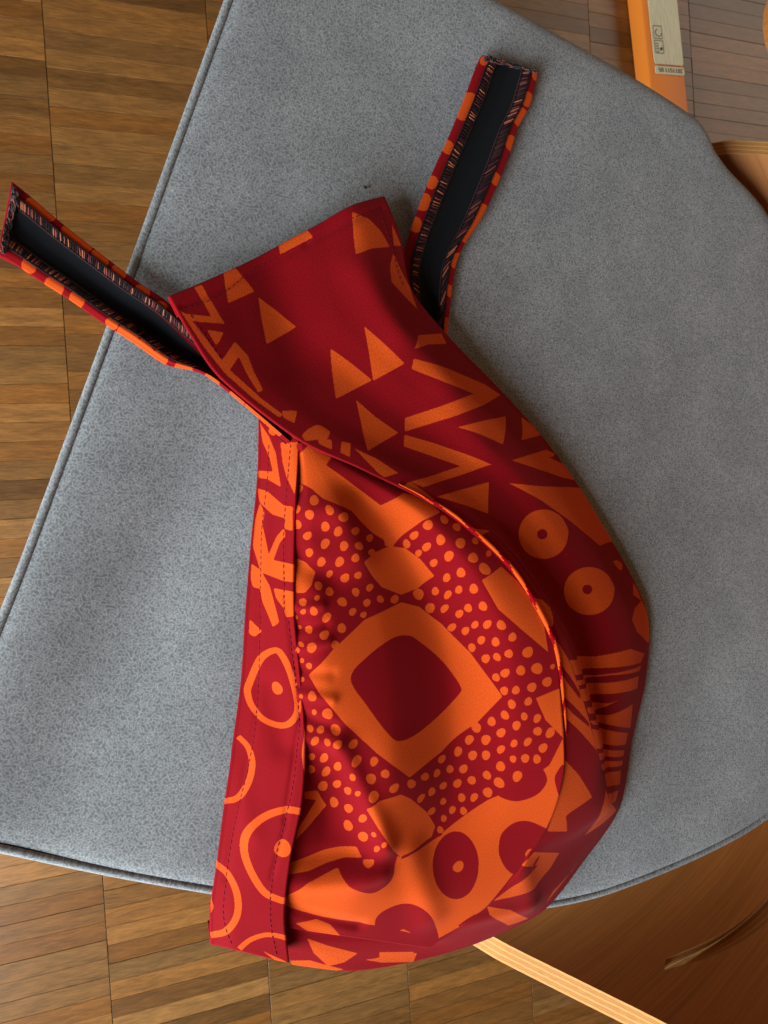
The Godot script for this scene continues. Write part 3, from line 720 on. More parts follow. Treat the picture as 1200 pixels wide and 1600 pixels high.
	spots(art, orange, [6.55, -4.50, 0.56, 0.55, 7.40, -3.85, 0.46, 0.49])
	strap("left strap", ln, fr, art, 110, 0.82)
	var rn := [
		line([18.9, -24.02, 0.47, 19.09, -23.98, 0.51, 19.39, -23.97, 0.48, 19.9, -24.02, 0.35, 20.58, -24.04, 0.25, 21.17, -23.92, 0.35, 21.54, -23.8, 0.48, 21.82, -23.75, 0.51, 22.07, -23.76, 0.47]),
		line([18.5, -23.22, 0.44, 18.72, -23.2, 0.48, 19.04, -23.22, 0.45, 19.59, -23.31, 0.32, 20.35, -23.39, 0.22, 21, -23.34, 0.32, 21.43, -23.26, 0.45, 21.73, -23.25, 0.48, 22.01, -23.28, 0.44]),
		line([17.84, -21.49, 0.42, 18.08, -21.5, 0.46, 18.42, -21.55, 0.43, 19.01, -21.68, 0.3, 19.82, -21.83, 0.2, 20.53, -21.85, 0.3, 21, -21.83, 0.43, 21.33, -21.85, 0.46, 21.62, -21.9, 0.42]),
		line([17.07, -19.66, 0.42, 17.31, -19.7, 0.46, 17.66, -19.8, 0.43, 18.26, -20, 0.3, 19.07, -20.25, 0.2, 19.8, -20.38, 0.3, 20.28, -20.45, 0.43, 20.62, -20.52, 0.46, 20.92, -20.61, 0.42]),
		line([15.98, -17.3, 0.42, 16.26, -17.39, 0.46, 16.66, -17.56, 0.43, 17.32, -17.85, 0.3, 18.24, -18.23, 0.2, 19.08, -18.52, 0.3, 19.64, -18.7, 0.43, 20.03, -18.84, 0.46, 20.37, -18.98, 0.42]),
		line([15.23, -15.39, 0.42, 15.5, -15.48, 0.46, 15.89, -15.64, 0.43, 16.54, -15.92, 0.3, 17.44, -16.3, 0.2, 18.27, -16.59, 0.3, 18.82, -16.77, 0.43, 19.2, -16.91, 0.46, 19.53, -17.05, 0.42]),
		line([14.49, -13.27, 0.42, 14.76, -13.41, 0.46, 15.15, -13.62, 0.43, 15.79, -13.98, 0.3, 16.69, -14.46, 0.2, 17.51, -14.88, 0.3, 18.06, -15.15, 0.43, 18.44, -15.34, 0.46, 18.77, -15.52, 0.42]),
		line([14.42, -11.7, 0.42, 14.6, -11.78, 0.46, 14.87, -11.9, 0.43, 15.32, -12.12, 0.3, 15.93, -12.42, 0.2, 16.47, -12.64, 0.3, 16.81, -12.78, 0.43, 17.06, -12.89, 0.46, 17.29, -13, 0.42]),
		line([15.05, -9.81, 0.42, 15.15, -9.74, 0.46, 15.31, -9.67, 0.43, 15.59, -9.58, 0.3, 15.97, -9.44, 0.2, 16.26, -9.24, 0.3, 16.43, -9.09, 0.43, 16.57, -9, 0.46, 16.7, -8.95, 0.42]),
	]
	fr = Rect2(8, -28, 18, 20)
	art = Art.new(fr, red, 900, 1000)
	spots(art, orange, [18.92, -23.78, 0.26, 0.25, 20.50, -24.22, 0.58, 0.56, 22.08, -23.63, 0.31, 0.29, 17.94, -21.50, 0.52, 0.51, 17.65, -20.88, 0.43, 0.44, 16.84, -18.91, 0.39, 0.39])
	spots(art, orange, [15.93, -16.96, 0.34, 0.36, 15.41, -15.90, 0.47, 0.50, 14.98, -14.70, 0.40, 0.43, 21.48, -22.24, 0.48, 0.42, 21.19, -21.17, 0.57, 0.55, 20.61, -19.70, 0.45, 0.44])
	spots(art, orange, [19.63, -17.66, 0.39, 0.35, 18.68, -15.67, 0.67, 0.63, 18.13, -14.60, 0.72, 0.71, 17.39, -13.07, 0.46, 0.46, 16.95, -11.46, 0.36, 0.35, 16.84, -9.46, 0.63, 0.63])
	strap("right strap", rn, fr, art, 85, 1.0)

	# the far half of the cap, flat on the cushion below
	var under := []
	for i in 11:
		var f := lerpf(0.06, 0.94, i / 10.0)
		var a := at(bn, [], f, 0.32)
		var b := at(cn, [], lerpf(0.2, 0.82, i / 10.0), 0.93)
		a.y = 0.22
		b.y = 0.22
		var r := PackedVector3Array()
		for k in 5:
			r.append(a.lerp(b, k / 4.0))
		under.append(r)
	panel("lower_side", under, [], Rect2(0, 0, 40, 40), 30, 20, [0, 0, 0, 0], [0, 0], plain(red, 0.75), cap)


func allowance(net: Array, o: Node) -> void:
	for side in [[0.19, 0.36], [0.64, 0.81]]:
		var rows := []
		for i in 25:
			var r := PackedVector3Array()
			for k in 5:
				var p := at(net, [], lerpf(0.025, 1.0, i / 24.0), lerpf(side[0], side[1], k / 4.0))
				p.y += 0.05
				r.append(p)
			rows.append(r)
		panel("seam_allowance", rows, [], Rect2(0, 0, 9, 9), 60, 8, [0, 0, 0, 0], [0, 0], plain(Color(0.22, 0.08, 0.085), 0.9), o)


func seam_cord(st: SurfaceTool, net: Array, folds: Array) -> void:
	var path := PackedVector3Array()
	var steps := 150
	for i in steps + 1:
		var p := at(net, folds, lerpf(4.4 / 16.0, 8.6 / 16.0, float(i) / steps), 0.02)
		p.y += 0.06
		path.append(p)
	for i in steps:
		var u := float(i) / steps
		var r := 0.115 * sqrt(sin(PI * clampf(u, 0.02, 0.98)))
		for k in 10:
			# stripes of the print run slantwise round the roll
			var f0 := TAU * k / 10
			var f1 := TAU * (k + 1) / 10
			var s := fposmod(i * 0.052 + k * 0.1, 1.0)
			var c := (orange if s < 0.62 else red).srgb_to_linear()
			var quad := []
			for e in [[i, f0], [i + 1, f0], [i, f1], [i + 1, f1]]:
				var q := path[e[0]]
				var d := (path[mini(e[0] + 1, steps)] - path[maxi(e[0] - 1, 0)]).normalized()
				var sd := d.cross(Vector3.UP).normalized()
				var up := sd.cross(d)
				var nrm: Vector3 = sd * cos(e[1]) + up * sin(e[1])
				quad.append([rise(q + nrm * r), nrm])
			for v in [quad[0], quad[2], quad[1], quad[2], quad[3], quad[1]]:
				st.set_color(c)
				st.set_normal(v[1])
				st.add_vertex(v[0])


func strap(which: String, net: Array, fr: Rect2, art: Art, loops: int, upto: float) -> void:
	var o := panel("strap", net, [], fr, 90, 40, [0.1, 0.0, 0.1, 0.1], [0.6, 0.02], cloth_material(art), cap)
	o.set_meta("label", which + " with its black lining showing")
	# dark seam allowance under the overlock, then the black lining between
	allowance(net, o)
	# black lining between the seam allowances
	var inner := []
	for i in 25:
		var r := PackedVector3Array()
		for k in 9:
			var p := at(net, [], lerpf(0.03, 1.0, i / 24.0), lerpf(0.33, 0.67, k / 8.0))
			p.y += 0.035
			r.append(p)
		inner.append(r)
	var lm := plain(Color(0.095, 0.1, 0.11), 0.9)
	lm.metallic_specular = 0.12
	lm.heightmap_enabled = true
	lm.heightmap_texture = cloth.weave
	lm.heightmap_scale = 0.01
	panel("lining", inner, [], Rect2(fr.position, fr.size * 1.0), 60, 16, [0, 0, 0, 0], [0, 0], lm, o)
	var st := SurfaceTool.new()
	st.begin(Mesh.PRIMITIVE_TRIANGLES)
	overlock(st, net, [], 0.04, upto, 0.2, 0.345, loops, 0.06)
	overlock(st, net, [], 0.04, upto, 0.8, 0.655, loops, 0.06)
	# tangled chain of thread across the end
	var shades := [Color(0.012, 0.012, 0.014), Color(0.03, 0.03, 0.034), Color(0.06, 0.05, 0.05), Color(0.2, 0.06, 0.05)]
	for i in 130:
		var b := rng.randf_range(0.07, 0.93)
		var path := PackedVector3Array()
		var a0 := rng.randf_range(0.02, 0.05)
		var turn := rng.randf_range(0, TAU)
		for k in 6:
			var u := k / 5.0
			var p := at(net, [], a0 + 0.011 * sin(turn + u * 4.5), b + 0.045 * cos(turn + u * 4.5))
			p.y += 0.07 + rng.randf_range(0, 0.1) + 0.08 * sin(PI * u)
			path.append(rise(p))
		add_tube(st, path, 0.0003, 5, shades[rng.randi() % 4])
	obj("overlock_stitching", st.commit(), thread_material(), o).set_meta("kind", "stuff")


# ------------------------------------------------------------------ the chair
func seat_point(a: float, n: float, h: float) -> Vector3:
	var c := cos(deg_to_rad(TURN))
	var s := sin(deg_to_rad(TURN))
	return Vector3(a * c - n * s, h, a * s + n * c)


const MID := -8.85


func pad_outline() -> PackedVector2Array:
	# (along the chair, across it) round the cushion, front corner first
	var near := [[-2.7, 12.6], [-2.1, 14.6], [-0.4, 15.4], [10, 15.6], [20, 15.2], [28.4, 13.5], [32.7, 12.0], [38.8, 8.7], [43, 5.7], [47, 1.2], [49.5, -4]]
	var far_side := [[50.2, -8.85], [49.4, -14], [46.6, -19.5], [42, -24], [36, -28], [30.4, -31.0], [27.2, -31.9], [25.9, -32.5], [25.2, -33.1], [24.2, -33.6], [20, -33.65], [10, -33.1], [0.0, -32.7], [-2.0, -31.6], [-2.8, -29.5], [-2.75, -20], [-2.6, -8], [-2.55, 3]]
	var ctrl := PackedVector2Array()
	for p in near + far_side:
		ctrl.append(Vector2(p[0], p[1]))
	var out := PackedVector2Array()
	var n := ctrl.size()
	for i in n:
		var steps := maxi(3, int(ctrl[i].distance_to(ctrl[(i + 1) % n]) / 0.6))
		for k in steps:
			var p0 := ctrl[(i + n - 1) % n]
			var p3 := ctrl[(i + 2) % n]
			var d := ctrl[i].distance_to(ctrl[(i + 1) % n])
			p0 = ctrl[i] + (p0 - ctrl[i]).limit_length(d)
			p3 = ctrl[(i + 1) % n] + (p3 - ctrl[(i + 1) % n]).limit_length(d)
			out.append(ctrl[i].cubic_interpolate(ctrl[(i + 1) % n], p0, p3, float(k) / steps))
	return out


func pad_height(a: float, n: float) -> float:
	# slightly worn cushion: shallow hollows, never above the cap
	var h := -0.05
	h -= 0.95 * exp(-((a - 3.4 + 0.12 * n) / 2.8) ** 2 - ((n - 3.0) / 11.0) ** 2)
	h += 0.16 * exp(-((a - 9.5 + 0.1 * n) / 3.0) ** 2 - ((n - 4.0) / 8.0) ** 2)
	h -= 0.35 * exp(-((a - 30.0) / 6.0) ** 2 - ((n + 16.0) / 9.0) ** 2)
	h -= 0.35 * exp(-((a - 9.0) / 6.0) ** 2 - ((n + 24.0) / 6.0) ** 2)
	h -= 0.25 * exp(-((a - 36.0) / 5.0) ** 2 - ((n - 1.0) / 5.0) ** 2)
	return h


func far_roll(e: Vector2) -> float:
	# along the far side the cushion turns down over its seam
	return smoothstep(-27.0, -31.0, e.y) * smoothstep(0.0, 5.0, e.x)


func build_chair() -> void:
	chair_node = thing("chair", "plywood chair with a padded grey felt seat holding the cap", "chair")
	var ring := pad_outline()
	var n := ring.size()
	var mid := Vector2(22, MID)
	var top := []
	var uvt := []
	var felt := felt_material()
	# cushion top: rings from the middle to the seam
	var rings := 70
	for i in rings + 4:
		var r := []
		var u := []
		for j in n:
			var e := ring[j]
			var inw := (ring[(j + 1) % n] - ring[(j + n - 1) % n]).orthogonal().normalized()
			if inw.dot(mid - e) < 0:
				inw = -inw
			var far := far_roll(e)
			var seam := e + inw * (0.5 - 0.42 * far)
			var q := mid.lerp(seam, minf(float(i) / rings, 1.0))
			var h := pad_height(q.x, q.y)
			if i > rings:
				q = seam - inw * 0.07 * (i - rings)
				h = pad_height(q.x, q.y)
			var d := q.distance_to(seam) if i <= rings else 0.0
			h -= (0.13 + 0.4 * far) * exp(-d / (0.4 - 0.1 * far)) + maxf(0, i - rings) * 0.08
			r.append(rise(seat_point(q.x, q.y, h)))
			u.append(Vector2((q.x + 5) / 60.0, (q.y + 38) / 60.0))
		top.append(r)
		uvt.append(u)
	var pad := obj("seat_pad", sheet(top, uvt, true), felt, chair_node)
	# rolled welt outside the seam and the side below it
	var welt := []
	var uvw := []
	var prof := [[0.42, -0.28], [0.40, -0.21], [0.34, -0.15], [0.24, -0.11], [0.12, -0.15], [0.02, -0.3], [0.0, -0.6], [0.02, -1.2], [0.08, -1.9], [0.3, -2.3], [1.0, -2.45], [4.0, -2.45]]
	for i in prof.size():
		var r := []
		var u := []
		for j in n:
			var e := ring[j]
			var inw := (ring[(j + 1) % n] - ring[(j + n - 1) % n]).orthogonal().normalized()
			if inw.dot(mid - e) < 0:
				inw = -inw
			var q: Vector2 = e + inw * prof[i][0]
			r.append(rise(seat_point(q.x, q.y, prof[i][1] - 0.5 * far_roll(e) + pad_height(e.x, e.y) * 0.6)))
			u.append(Vector2((q.x + 5) / 60.0, (q.y + 38 - prof[i][1]) / 60.0))
		welt.append(r)
		uvw.append(u)
	obj("piping", sheet(welt, uvw, true), felt, pad)
	build_shell()
	build_armrests()
	# steel legs below the seat
	var steel := plain(Color(0.55, 0.55, 0.56), 0.3, 1.0)
	for s in [[4.0, 8.0], [4.0, -25.0], [36.0, 2.0], [36.0, -20.0]]:
		var c := CylinderMesh.new()
		c.top_radius = 0.011
		c.bottom_radius = 0.009
		c.height = SEAT - 0.035
		c.radial_segments = 14
		var leg := obj("leg", c, steel, chair_node)
		var p := seat_point(s[0], s[1], 0)
		leg.position = Vector3(p.x * 0.01, (SEAT - 0.035) * 0.5, p.z * 0.01)


func felt_material() -> StandardMaterial3D:
	var m := StandardMaterial3D.new()
	var n := noise(FastNoiseLite.TYPE_SIMPLEX_SMOOTH, 0.13, 21, 2)
	n.fractal_type = FastNoiseLite.FRACTAL_RIDGED
	n.fractal_gain = 0.35
	n.domain_warp_enabled = true
	n.domain_warp_amplitude = 6.0
	n.domain_warp_frequency = 0.05
	n.domain_warp_type = FastNoiseLite.DOMAIN_WARP_SIMPLEX
	var t := NoiseTexture2D.new()
	t.width = 2048
	t.height = 2048
	t.generate_mipmaps = false
	t.noise = n
	var g := Gradient.new()
	g.offsets = PackedFloat32Array([0.0, 0.45, 0.75, 1.0])
	g.colors = PackedColorArray([Color(0.39, 0.397, 0.402), Color(0.44, 0.448, 0.453), Color(0.52, 0.527, 0.53), Color(0.67, 0.677, 0.68)])
	t.color_ramp = g
	m.albedo_texture = t
	var b := NoiseTexture2D.new()
	b.width = 2048
	b.height = 2048
	b.generate_mipmaps = false
	b.noise = n
	m.heightmap_enabled = true
	m.heightmap_texture = b
	m.heightmap_scale = 0.006
	var patchy := NoiseTexture2D.new()
	patchy.width = 1024
	patchy.height = 1024
	patchy.generate_mipmaps = false
	patchy.noise = noise(FastNoiseLite.TYPE_SIMPLEX_SMOOTH, 0.012, 77, 6)
	var pg := Gradient.new()
	pg.offsets = PackedFloat32Array([0.2, 0.8])
	pg.colors = PackedColorArray([Color(0.93, 0.932, 0.935), Color(1, 1, 1)])
	patchy.color_ramp = pg
	m.detail_enabled = true
	m.detail_blend_mode = BaseMaterial3D.BLEND_MODE_MUL
	m.detail_uv_layer = BaseMaterial3D.DETAIL_UV_1
	m.detail_albedo = patchy
	m.roughness = 0.9
	m.metallic_specular = 0.25
	m.rim_enabled = true
	m.rim = 0.25
	m.rim_tint = 0.3
	return m


func grain_image(w: int, h: int, base: Array, depth: float, sd: int, stretch: float) -> Image:
	# bands of timber along x, one below another, each of its own tone
	var im := Image.create(w, h, false, Image.FORMAT_RGB8)
	var fine := noise(FastNoiseLite.TYPE_SIMPLEX_SMOOTH, 0.35, sd, 3)
	var wide := noise(FastNoiseLite.TYPE_SIMPLEX_SMOOTH, 0.03, sd + 1, 3)
	var bands := base.size()
	var bh := h / bands
	for y in h:
		var k := mini(y / bh, bands - 1)
		var c: Color = base[k]
		var off := k * 371.0
		for x in w:
			var warp := wide.get_noise_2d(x * 0.12 + off, y * 0.2) * 5.0
			var f := fine.get_noise_2d(x * stretch + off, y * 0.7 + warp)
			var q := wide.get_noise_2d(x * 0.10 - off, y * 1.3 + warp)
			var pore := fine.get_noise_2d(x * stretch * 2.0 - off, y * 1.5)
			var v := 1.0 + depth * (0.6 * f + 0.38 * q + 0.35 * pore) - (0.3 * depth if pore > 0.38 else 0.0)
			im.set_pixel(x, y, Color(c.r * v, c.g * v, c.b * (v * 1.04 - 0.04)))
	return im


const ROWS := [[2.0, -3.4, 2.0, -4.2, 20.0], [16.0, -3.4, 16.0, -4.2, 22.5], [32.0, -3.2, 26.0, -3.5, 24.7], [40.0, -3.2, 28.2, -1.6, 24.9], [46.0, -3.1, 31.3, 1.0, 25.0], [50.5, -2.2, 34.8, 4.0, 25.1], [53.5, 1.5, 38.5, 8.0, 25.2], [55.5, 8.0, 42.5, 14.0, 25.0], [57.0, 16.0, 46.5, 21.0, 24.2], [58.5, 24.0, 50.5, 27.0, 22.5], [59.5, 30.5, 55.0, 31.5, 19.0]]


func shell_at(q: float, v: float) -> Vector3:
	q = clampf(q, 0, ROWS.size() - 1.001)
	var i := int(q)
	var u := q - i
	var r := []
	for k in 5:
		r.append(cubic_interpolate(ROWS[i][k], ROWS[i + 1][k], ROWS[maxi(i - 1, 0)][k], ROWS[mini(i + 2, ROWS.size() - 1)][k], u))
	var w := pow(absf(v), 3.2)
	return seat_point(lerpf(r[0], r[2], w), MID + r[4] * v, lerpf(r[1], r[3], w))


func build_shell() -> void:
	wood_face = StandardMaterial3D.new()
	var im := grain_image(1024, 512, [Color(0.60, 0.375, 0.18)], 0.17, 91, 0.012)
	wood_face.albedo_texture = ImageTexture.create_from_image(im)
	wood_face.roughness = 0.6
	wood_face.metallic_specular = 0.3
	wood_edge = StandardMaterial3D.new()
	var e := Image.create(256, 128, false, Image.FORMAT_RGB8)
	var nz := noise(FastNoiseLite.TYPE_SIMPLEX_SMOOTH, 0.08, 14, 3)
	for y in 128:
		for x in 256:
			var ply := int((y + nz.get_noise_2d(x * 0.6, y * 0.2) * 3.0) / 18.3)
			var glue := absf(fposmod(y + nz.get_noise_2d(x * 0.6, y * 0.2) * 3.0, 18.3) - 9.0) > 7.6
			var c := Color(0.74, 0.54, 0.32) if ply % 2 == 0 else Color(0.67, 0.465, 0.265)
			c = c.lerp(Color(0.52, 0.33, 0.17), 0.6) if glue else c
			var g := 1.0 + 0.13 * nz.get_noise_2d(x * 0.35, y * 5.0)
			e.set_pixel(x, y, Color(c.r * g, c.g * g, c.b * g))
	wood_edge.albedo_texture = ImageTexture.create_from_image(e)
	wood_edge.roughness = 0.75
	wood_edge.metallic_specular = 0.2
	var thick := 1.05
	var nq := 44
	var nv := 220
	var last := ROWS.size() - 1.0
	var halves := []
	for part in 2:
		var front := []
		var uv := []
		for i in nq + 1:
			var r := []
			var u := []
			for j in nv + 1:
				var v := 2.0 * j / nv - 1.0
				var w := 0.0
				var lim := SLOT[1]
				if absf(v) < lim:
					w = SLOT[2] * pow(1.0 - pow(absf(v) / lim, 60.0), 0.5)
				var mid := slot_row(v)
				var q := lerpf(0, mid - w, float(i) / nq) if part == 0 else lerpf(mid + w, last, float(i) / nq)
				r.append(shell_at(q, v))
				u.append(Vector2(0.5 + v * 0.5, q / last * 2.0))
			front.append(r)
			uv.append(u)
		halves.append([front, uv])
	var face := SurfaceTool.new()
	face.begin(Mesh.PRIMITIVE_TRIANGLES)
	var edge := SurfaceTool.new()
	edge.begin(Mesh.PRIMITIVE_TRIANGLES)
	for h in halves:
		var f: Array = h[0]
		var back := []
		for i in f.size():
			var r := []
			for j in f[i].size():
				var di: Vector3 = f[mini(i + 1, nq)][j] - f[maxi(i - 1, 0)][j]
				var dj: Vector3 = f[i][mini(j + 1, nv)] - f[i][maxi(j - 1, 0)]
				var nn := di.cross(dj).normalized()
				if nn.y > 0 or (absf(nn.y) < 0.05 and nn.x < 0):
					nn = -nn
				# near the side borders the board is cut level, so that the layers show from above
				var v: float = 2.0 * j / nv - 1.0
				var side := seat_point(0, signf(v), -0.12).normalized()
				nn = nn.lerp(side, smoothstep(0.86, 1.0, absf(v))).normalized()
				var q: Vector3 = f[i][j] + nn * thick
				if h == halves[1] and i == 0 and absf(v) < SLOT[1]:
					q -= di.normalized() * 1.35 * (1.0 - pow(absf(v) / SLOT[1], 30.0))
				r.append(q)
			back.append(r)
		for s in [f, back]:
			var p := []
			for r in s:
				var row := []
				for q in r:
					row.append(rise(q))
				p.append(row)
			face.append_from(sheet(p, h[1]), 0, Transform3D())
		# the cut edges
		for border in 4:
			var strip := [[], []]
			var suv := [[], []]
			var count: int = (nv if border < 2 else nq) + 1
			for k in count:
				var i: int = [0, nq, k, k][border]
				var j: int = [k, k, 0, nv][border]
				strip[0].append(rise(f[i][j]))
				strip[1].append(rise(back[i][j]))
				suv[0].append(Vector2(k * 0.09, 0.01))
				suv[1].append(Vector2(k * 0.09, 0.99))
			edge.append_from(sheet(strip, suv), 0, Transform3D())
	var shell := obj("plywood_shell", face.commit(), wood_face, chair_node)
	obj("plywood_edge", edge.commit(), wood_edge, shell)


const SLOT := [4.6, 0.93, 0.13]


func slot_row(v: float) -> float:
	return SLOT[0] + 0.62 * (1.0 - exp(-maxf(0.0, 0.92 - absf(v)) / 0.1))


# ------------------------------------------------------------------ the floor
func build_floor() -> void:
	var o := Node3D.new()
	o.name = "floor"
	o.set_meta("kind", "structure")
	add_child(o)
	var base := BoxMesh.new()
	base.size = Vector3(3.4, 0.02, 3.4)
	var b := obj("subfloor", base, plain(Color(0.12, 0.085, 0.055), 0.9), o)
	b.position = Vector3(0.35, -0.0125, 0)
	var tones := []
	var pick := RandomNumberGenerator.new()
	pick.seed = 33
	for i in 24:
		var v := pick.randf_range(0.74, 1.18)
		var yel := pick.randf_range(-0.02, 0.03)
		tones.append(Color(0.445 * v, (0.292 + yel * 0.7) * v, (0.138 + yel) * v))
	var im := grain_image(768, 24 * 56, tones, 0.36, 51, 0.024)
	var m := StandardMaterial3D.new()
	m.albedo_texture = ImageTexture.create_from_image(im)
	m.roughness = 0.36
	m.metallic_specular = 0.5
	var meshes := []
	for i in 24:
		meshes.append(strip_mesh(0.1596, 0.0186, i / 24.0, (i + 1) / 24.0))
	var rest := SurfaceTool.new()
	rest.begin(Mesh.PRIMITIVE_TRIANGLES)
	var turn := Basis(Vector3.UP, deg_to_rad(3.7))
	var outline := pad_outline()
	var plan := PackedVector2Array()
	for p in outline:
		var w := seat_point(p.x, p.y, 0)
		plan.append(Vector2(w.x, w.z))
	var made := 0
	for cx in range(-6, 11):
		var shift := pick.randf_range(0, 0.0187)
		for cz in range(-74, 75):
			var mid := turn * Vector3(0.0565 + cx * 0.16, 0, cz * 0.0187 + shift)
			mid.y = pick.randf_range(-0.0006, 0.0)
			var xf := Transform3D(turn * Basis(Vector3.UP, pick.randf_range(-0.002, 0.002) + (PI if pick.randf() < 0.5 else 0.0)), mid)
			var k := pick.randi() % 24
			if made < 300 and in_view(mid, turn, plan):
				var s := obj("floor_strip", meshes[k], m, o)
				s.transform = xf
				made += 1
			else:
				rest.append_from(meshes[k], 0, xf)
	obj("parquet", rest.commit(), m, o).set_meta("kind", "stuff")


func in_view(p: Vector3, turn: Basis, plan: PackedVector2Array) -> bool:
	# inside the picture and not wholly hidden by the seat
	var a := deg_to_rad(TILT)
	var seen := false
	for e in [-0.078, -0.03, 0.03, 0.078]:
		var q: Vector3 = p + turn * Vector3(e, 0, 0)
		var d := q - Vector3(0, SEAT + CAM_H, 0)
		var fwd := d.x * sin(a) - d.y * cos(a)
		var r := d.x * cos(a) + d.y * sin(a)
		if absf(r / fwd) < 600.0 / 1209.0 and absf(d.z / fwd) < 800.0 / 1209.0:
			var k := CAM_H / -d.y
			if not Geometry2D.is_point_in_polygon(Vector2(d.x * k, d.z * k) * 100.0, plan):
				seen = true
	return seen


func strip_mesh(l: float, w: float, v0: float, v1: float) -> ArrayMesh:
	var st := SurfaceTool.new()
	st.begin(Mesh.PRIMITIVE_TRIANGLES)
	var c := 0.0002
	var x := l / 2 - 0.00016
	var z := w / 2 - 0.00008
	var rings := [[x, z, -0.004], [x, z, -c], [x - c, z - c, 0.0]]
	var uv := func(p: Vector3) -> Vector2: return Vector2(0.01 + 0.98 * (p.x / l + 0.5), lerpf(v0, v1, 0.04 + 0.92 * (p.z / w + 0.5)))
	for i in 2:
		var lo: Array = rings[i]
		var hi: Array = rings[i + 1]
		var cl := [Vector3(-lo[0], lo[2], -lo[1]), Vector3(lo[0], lo[2], -lo[1]), Vector3(lo[0], lo[2], lo[1]), Vector3(-lo[0], lo[2], lo[1])]
		var ch := [Vector3(-hi[0], hi[2], -hi[1]), Vector3(hi[0], hi[2], -hi[1]), Vector3(hi[0], hi[2], hi[1]), Vector3(-hi[0], hi[2], hi[1])]
		for k in 4:
			var l2 := (k + 1) % 4
			var nn: Vector3 = [Vector3(0, 0, -1), Vector3(1, 0, 0), Vector3(0, 0, 1), Vector3(-1, 0, 0)][k]
			if i == 1:
				nn = (nn + Vector3.UP).normalized()
			for p in [cl[k], ch[l2], ch[k], cl[k], cl[l2], ch[l2]]:
				st.set_normal(nn)
				st.set_uv(uv.call(p))
				st.add_vertex(p)
		if i == 1:
			for k in [0, 1, 2, 0, 2, 3]:
				st.set_normal(Vector3.UP)
				st.set_uv(uv.call(ch[k]))
				st.add_vertex(ch[k])
	return st.commit()


# ------------------------------------------------------------------ the orange bar with its label
func rounded_box(size: Vector3, r: float) -> ArrayMesh:
	var st := SurfaceTool.new()
	st.begin(Mesh.PRIMITIVE_TRIANGLES)
	var ring := []
	for k in 16:
		var f := TAU * (k + 0.5) / 16
		var p := Vector2(cos(f), sin(f))
		ring.append([Vector2(signf(p.x) * (size.x / 2 - r), signf(p.y) * (size.y / 2 - r)) + p * r, p])
	for k in 16:
		var l := (k + 1) % 16
		for v in [[k, -1], [k, 1], [l, -1], [l, -1], [k, 1], [l, 1]]:
			var q: Array = ring[v[0]]
			st.set_normal(Vector3(q[1].x, q[1].y, 0))
			st.set_uv(Vector2(v[0] / 16.0, v[1] * 0.5 + 0.5))
			st.add_vertex(Vector3(q[0].x, q[0].y, v[1] * size.z / 2))
	for s in [-1, 1]:
		for k in range(1, 15):
			for i in [0, k, k + 1]:
				st.set_normal(Vector3(0, 0, s))
				st.set_uv(Vector2.ZERO)
				st.add_vertex(Vector3(ring[i][0].x, ring[i][0].y, s * size.z / 2))
	return st.commit()


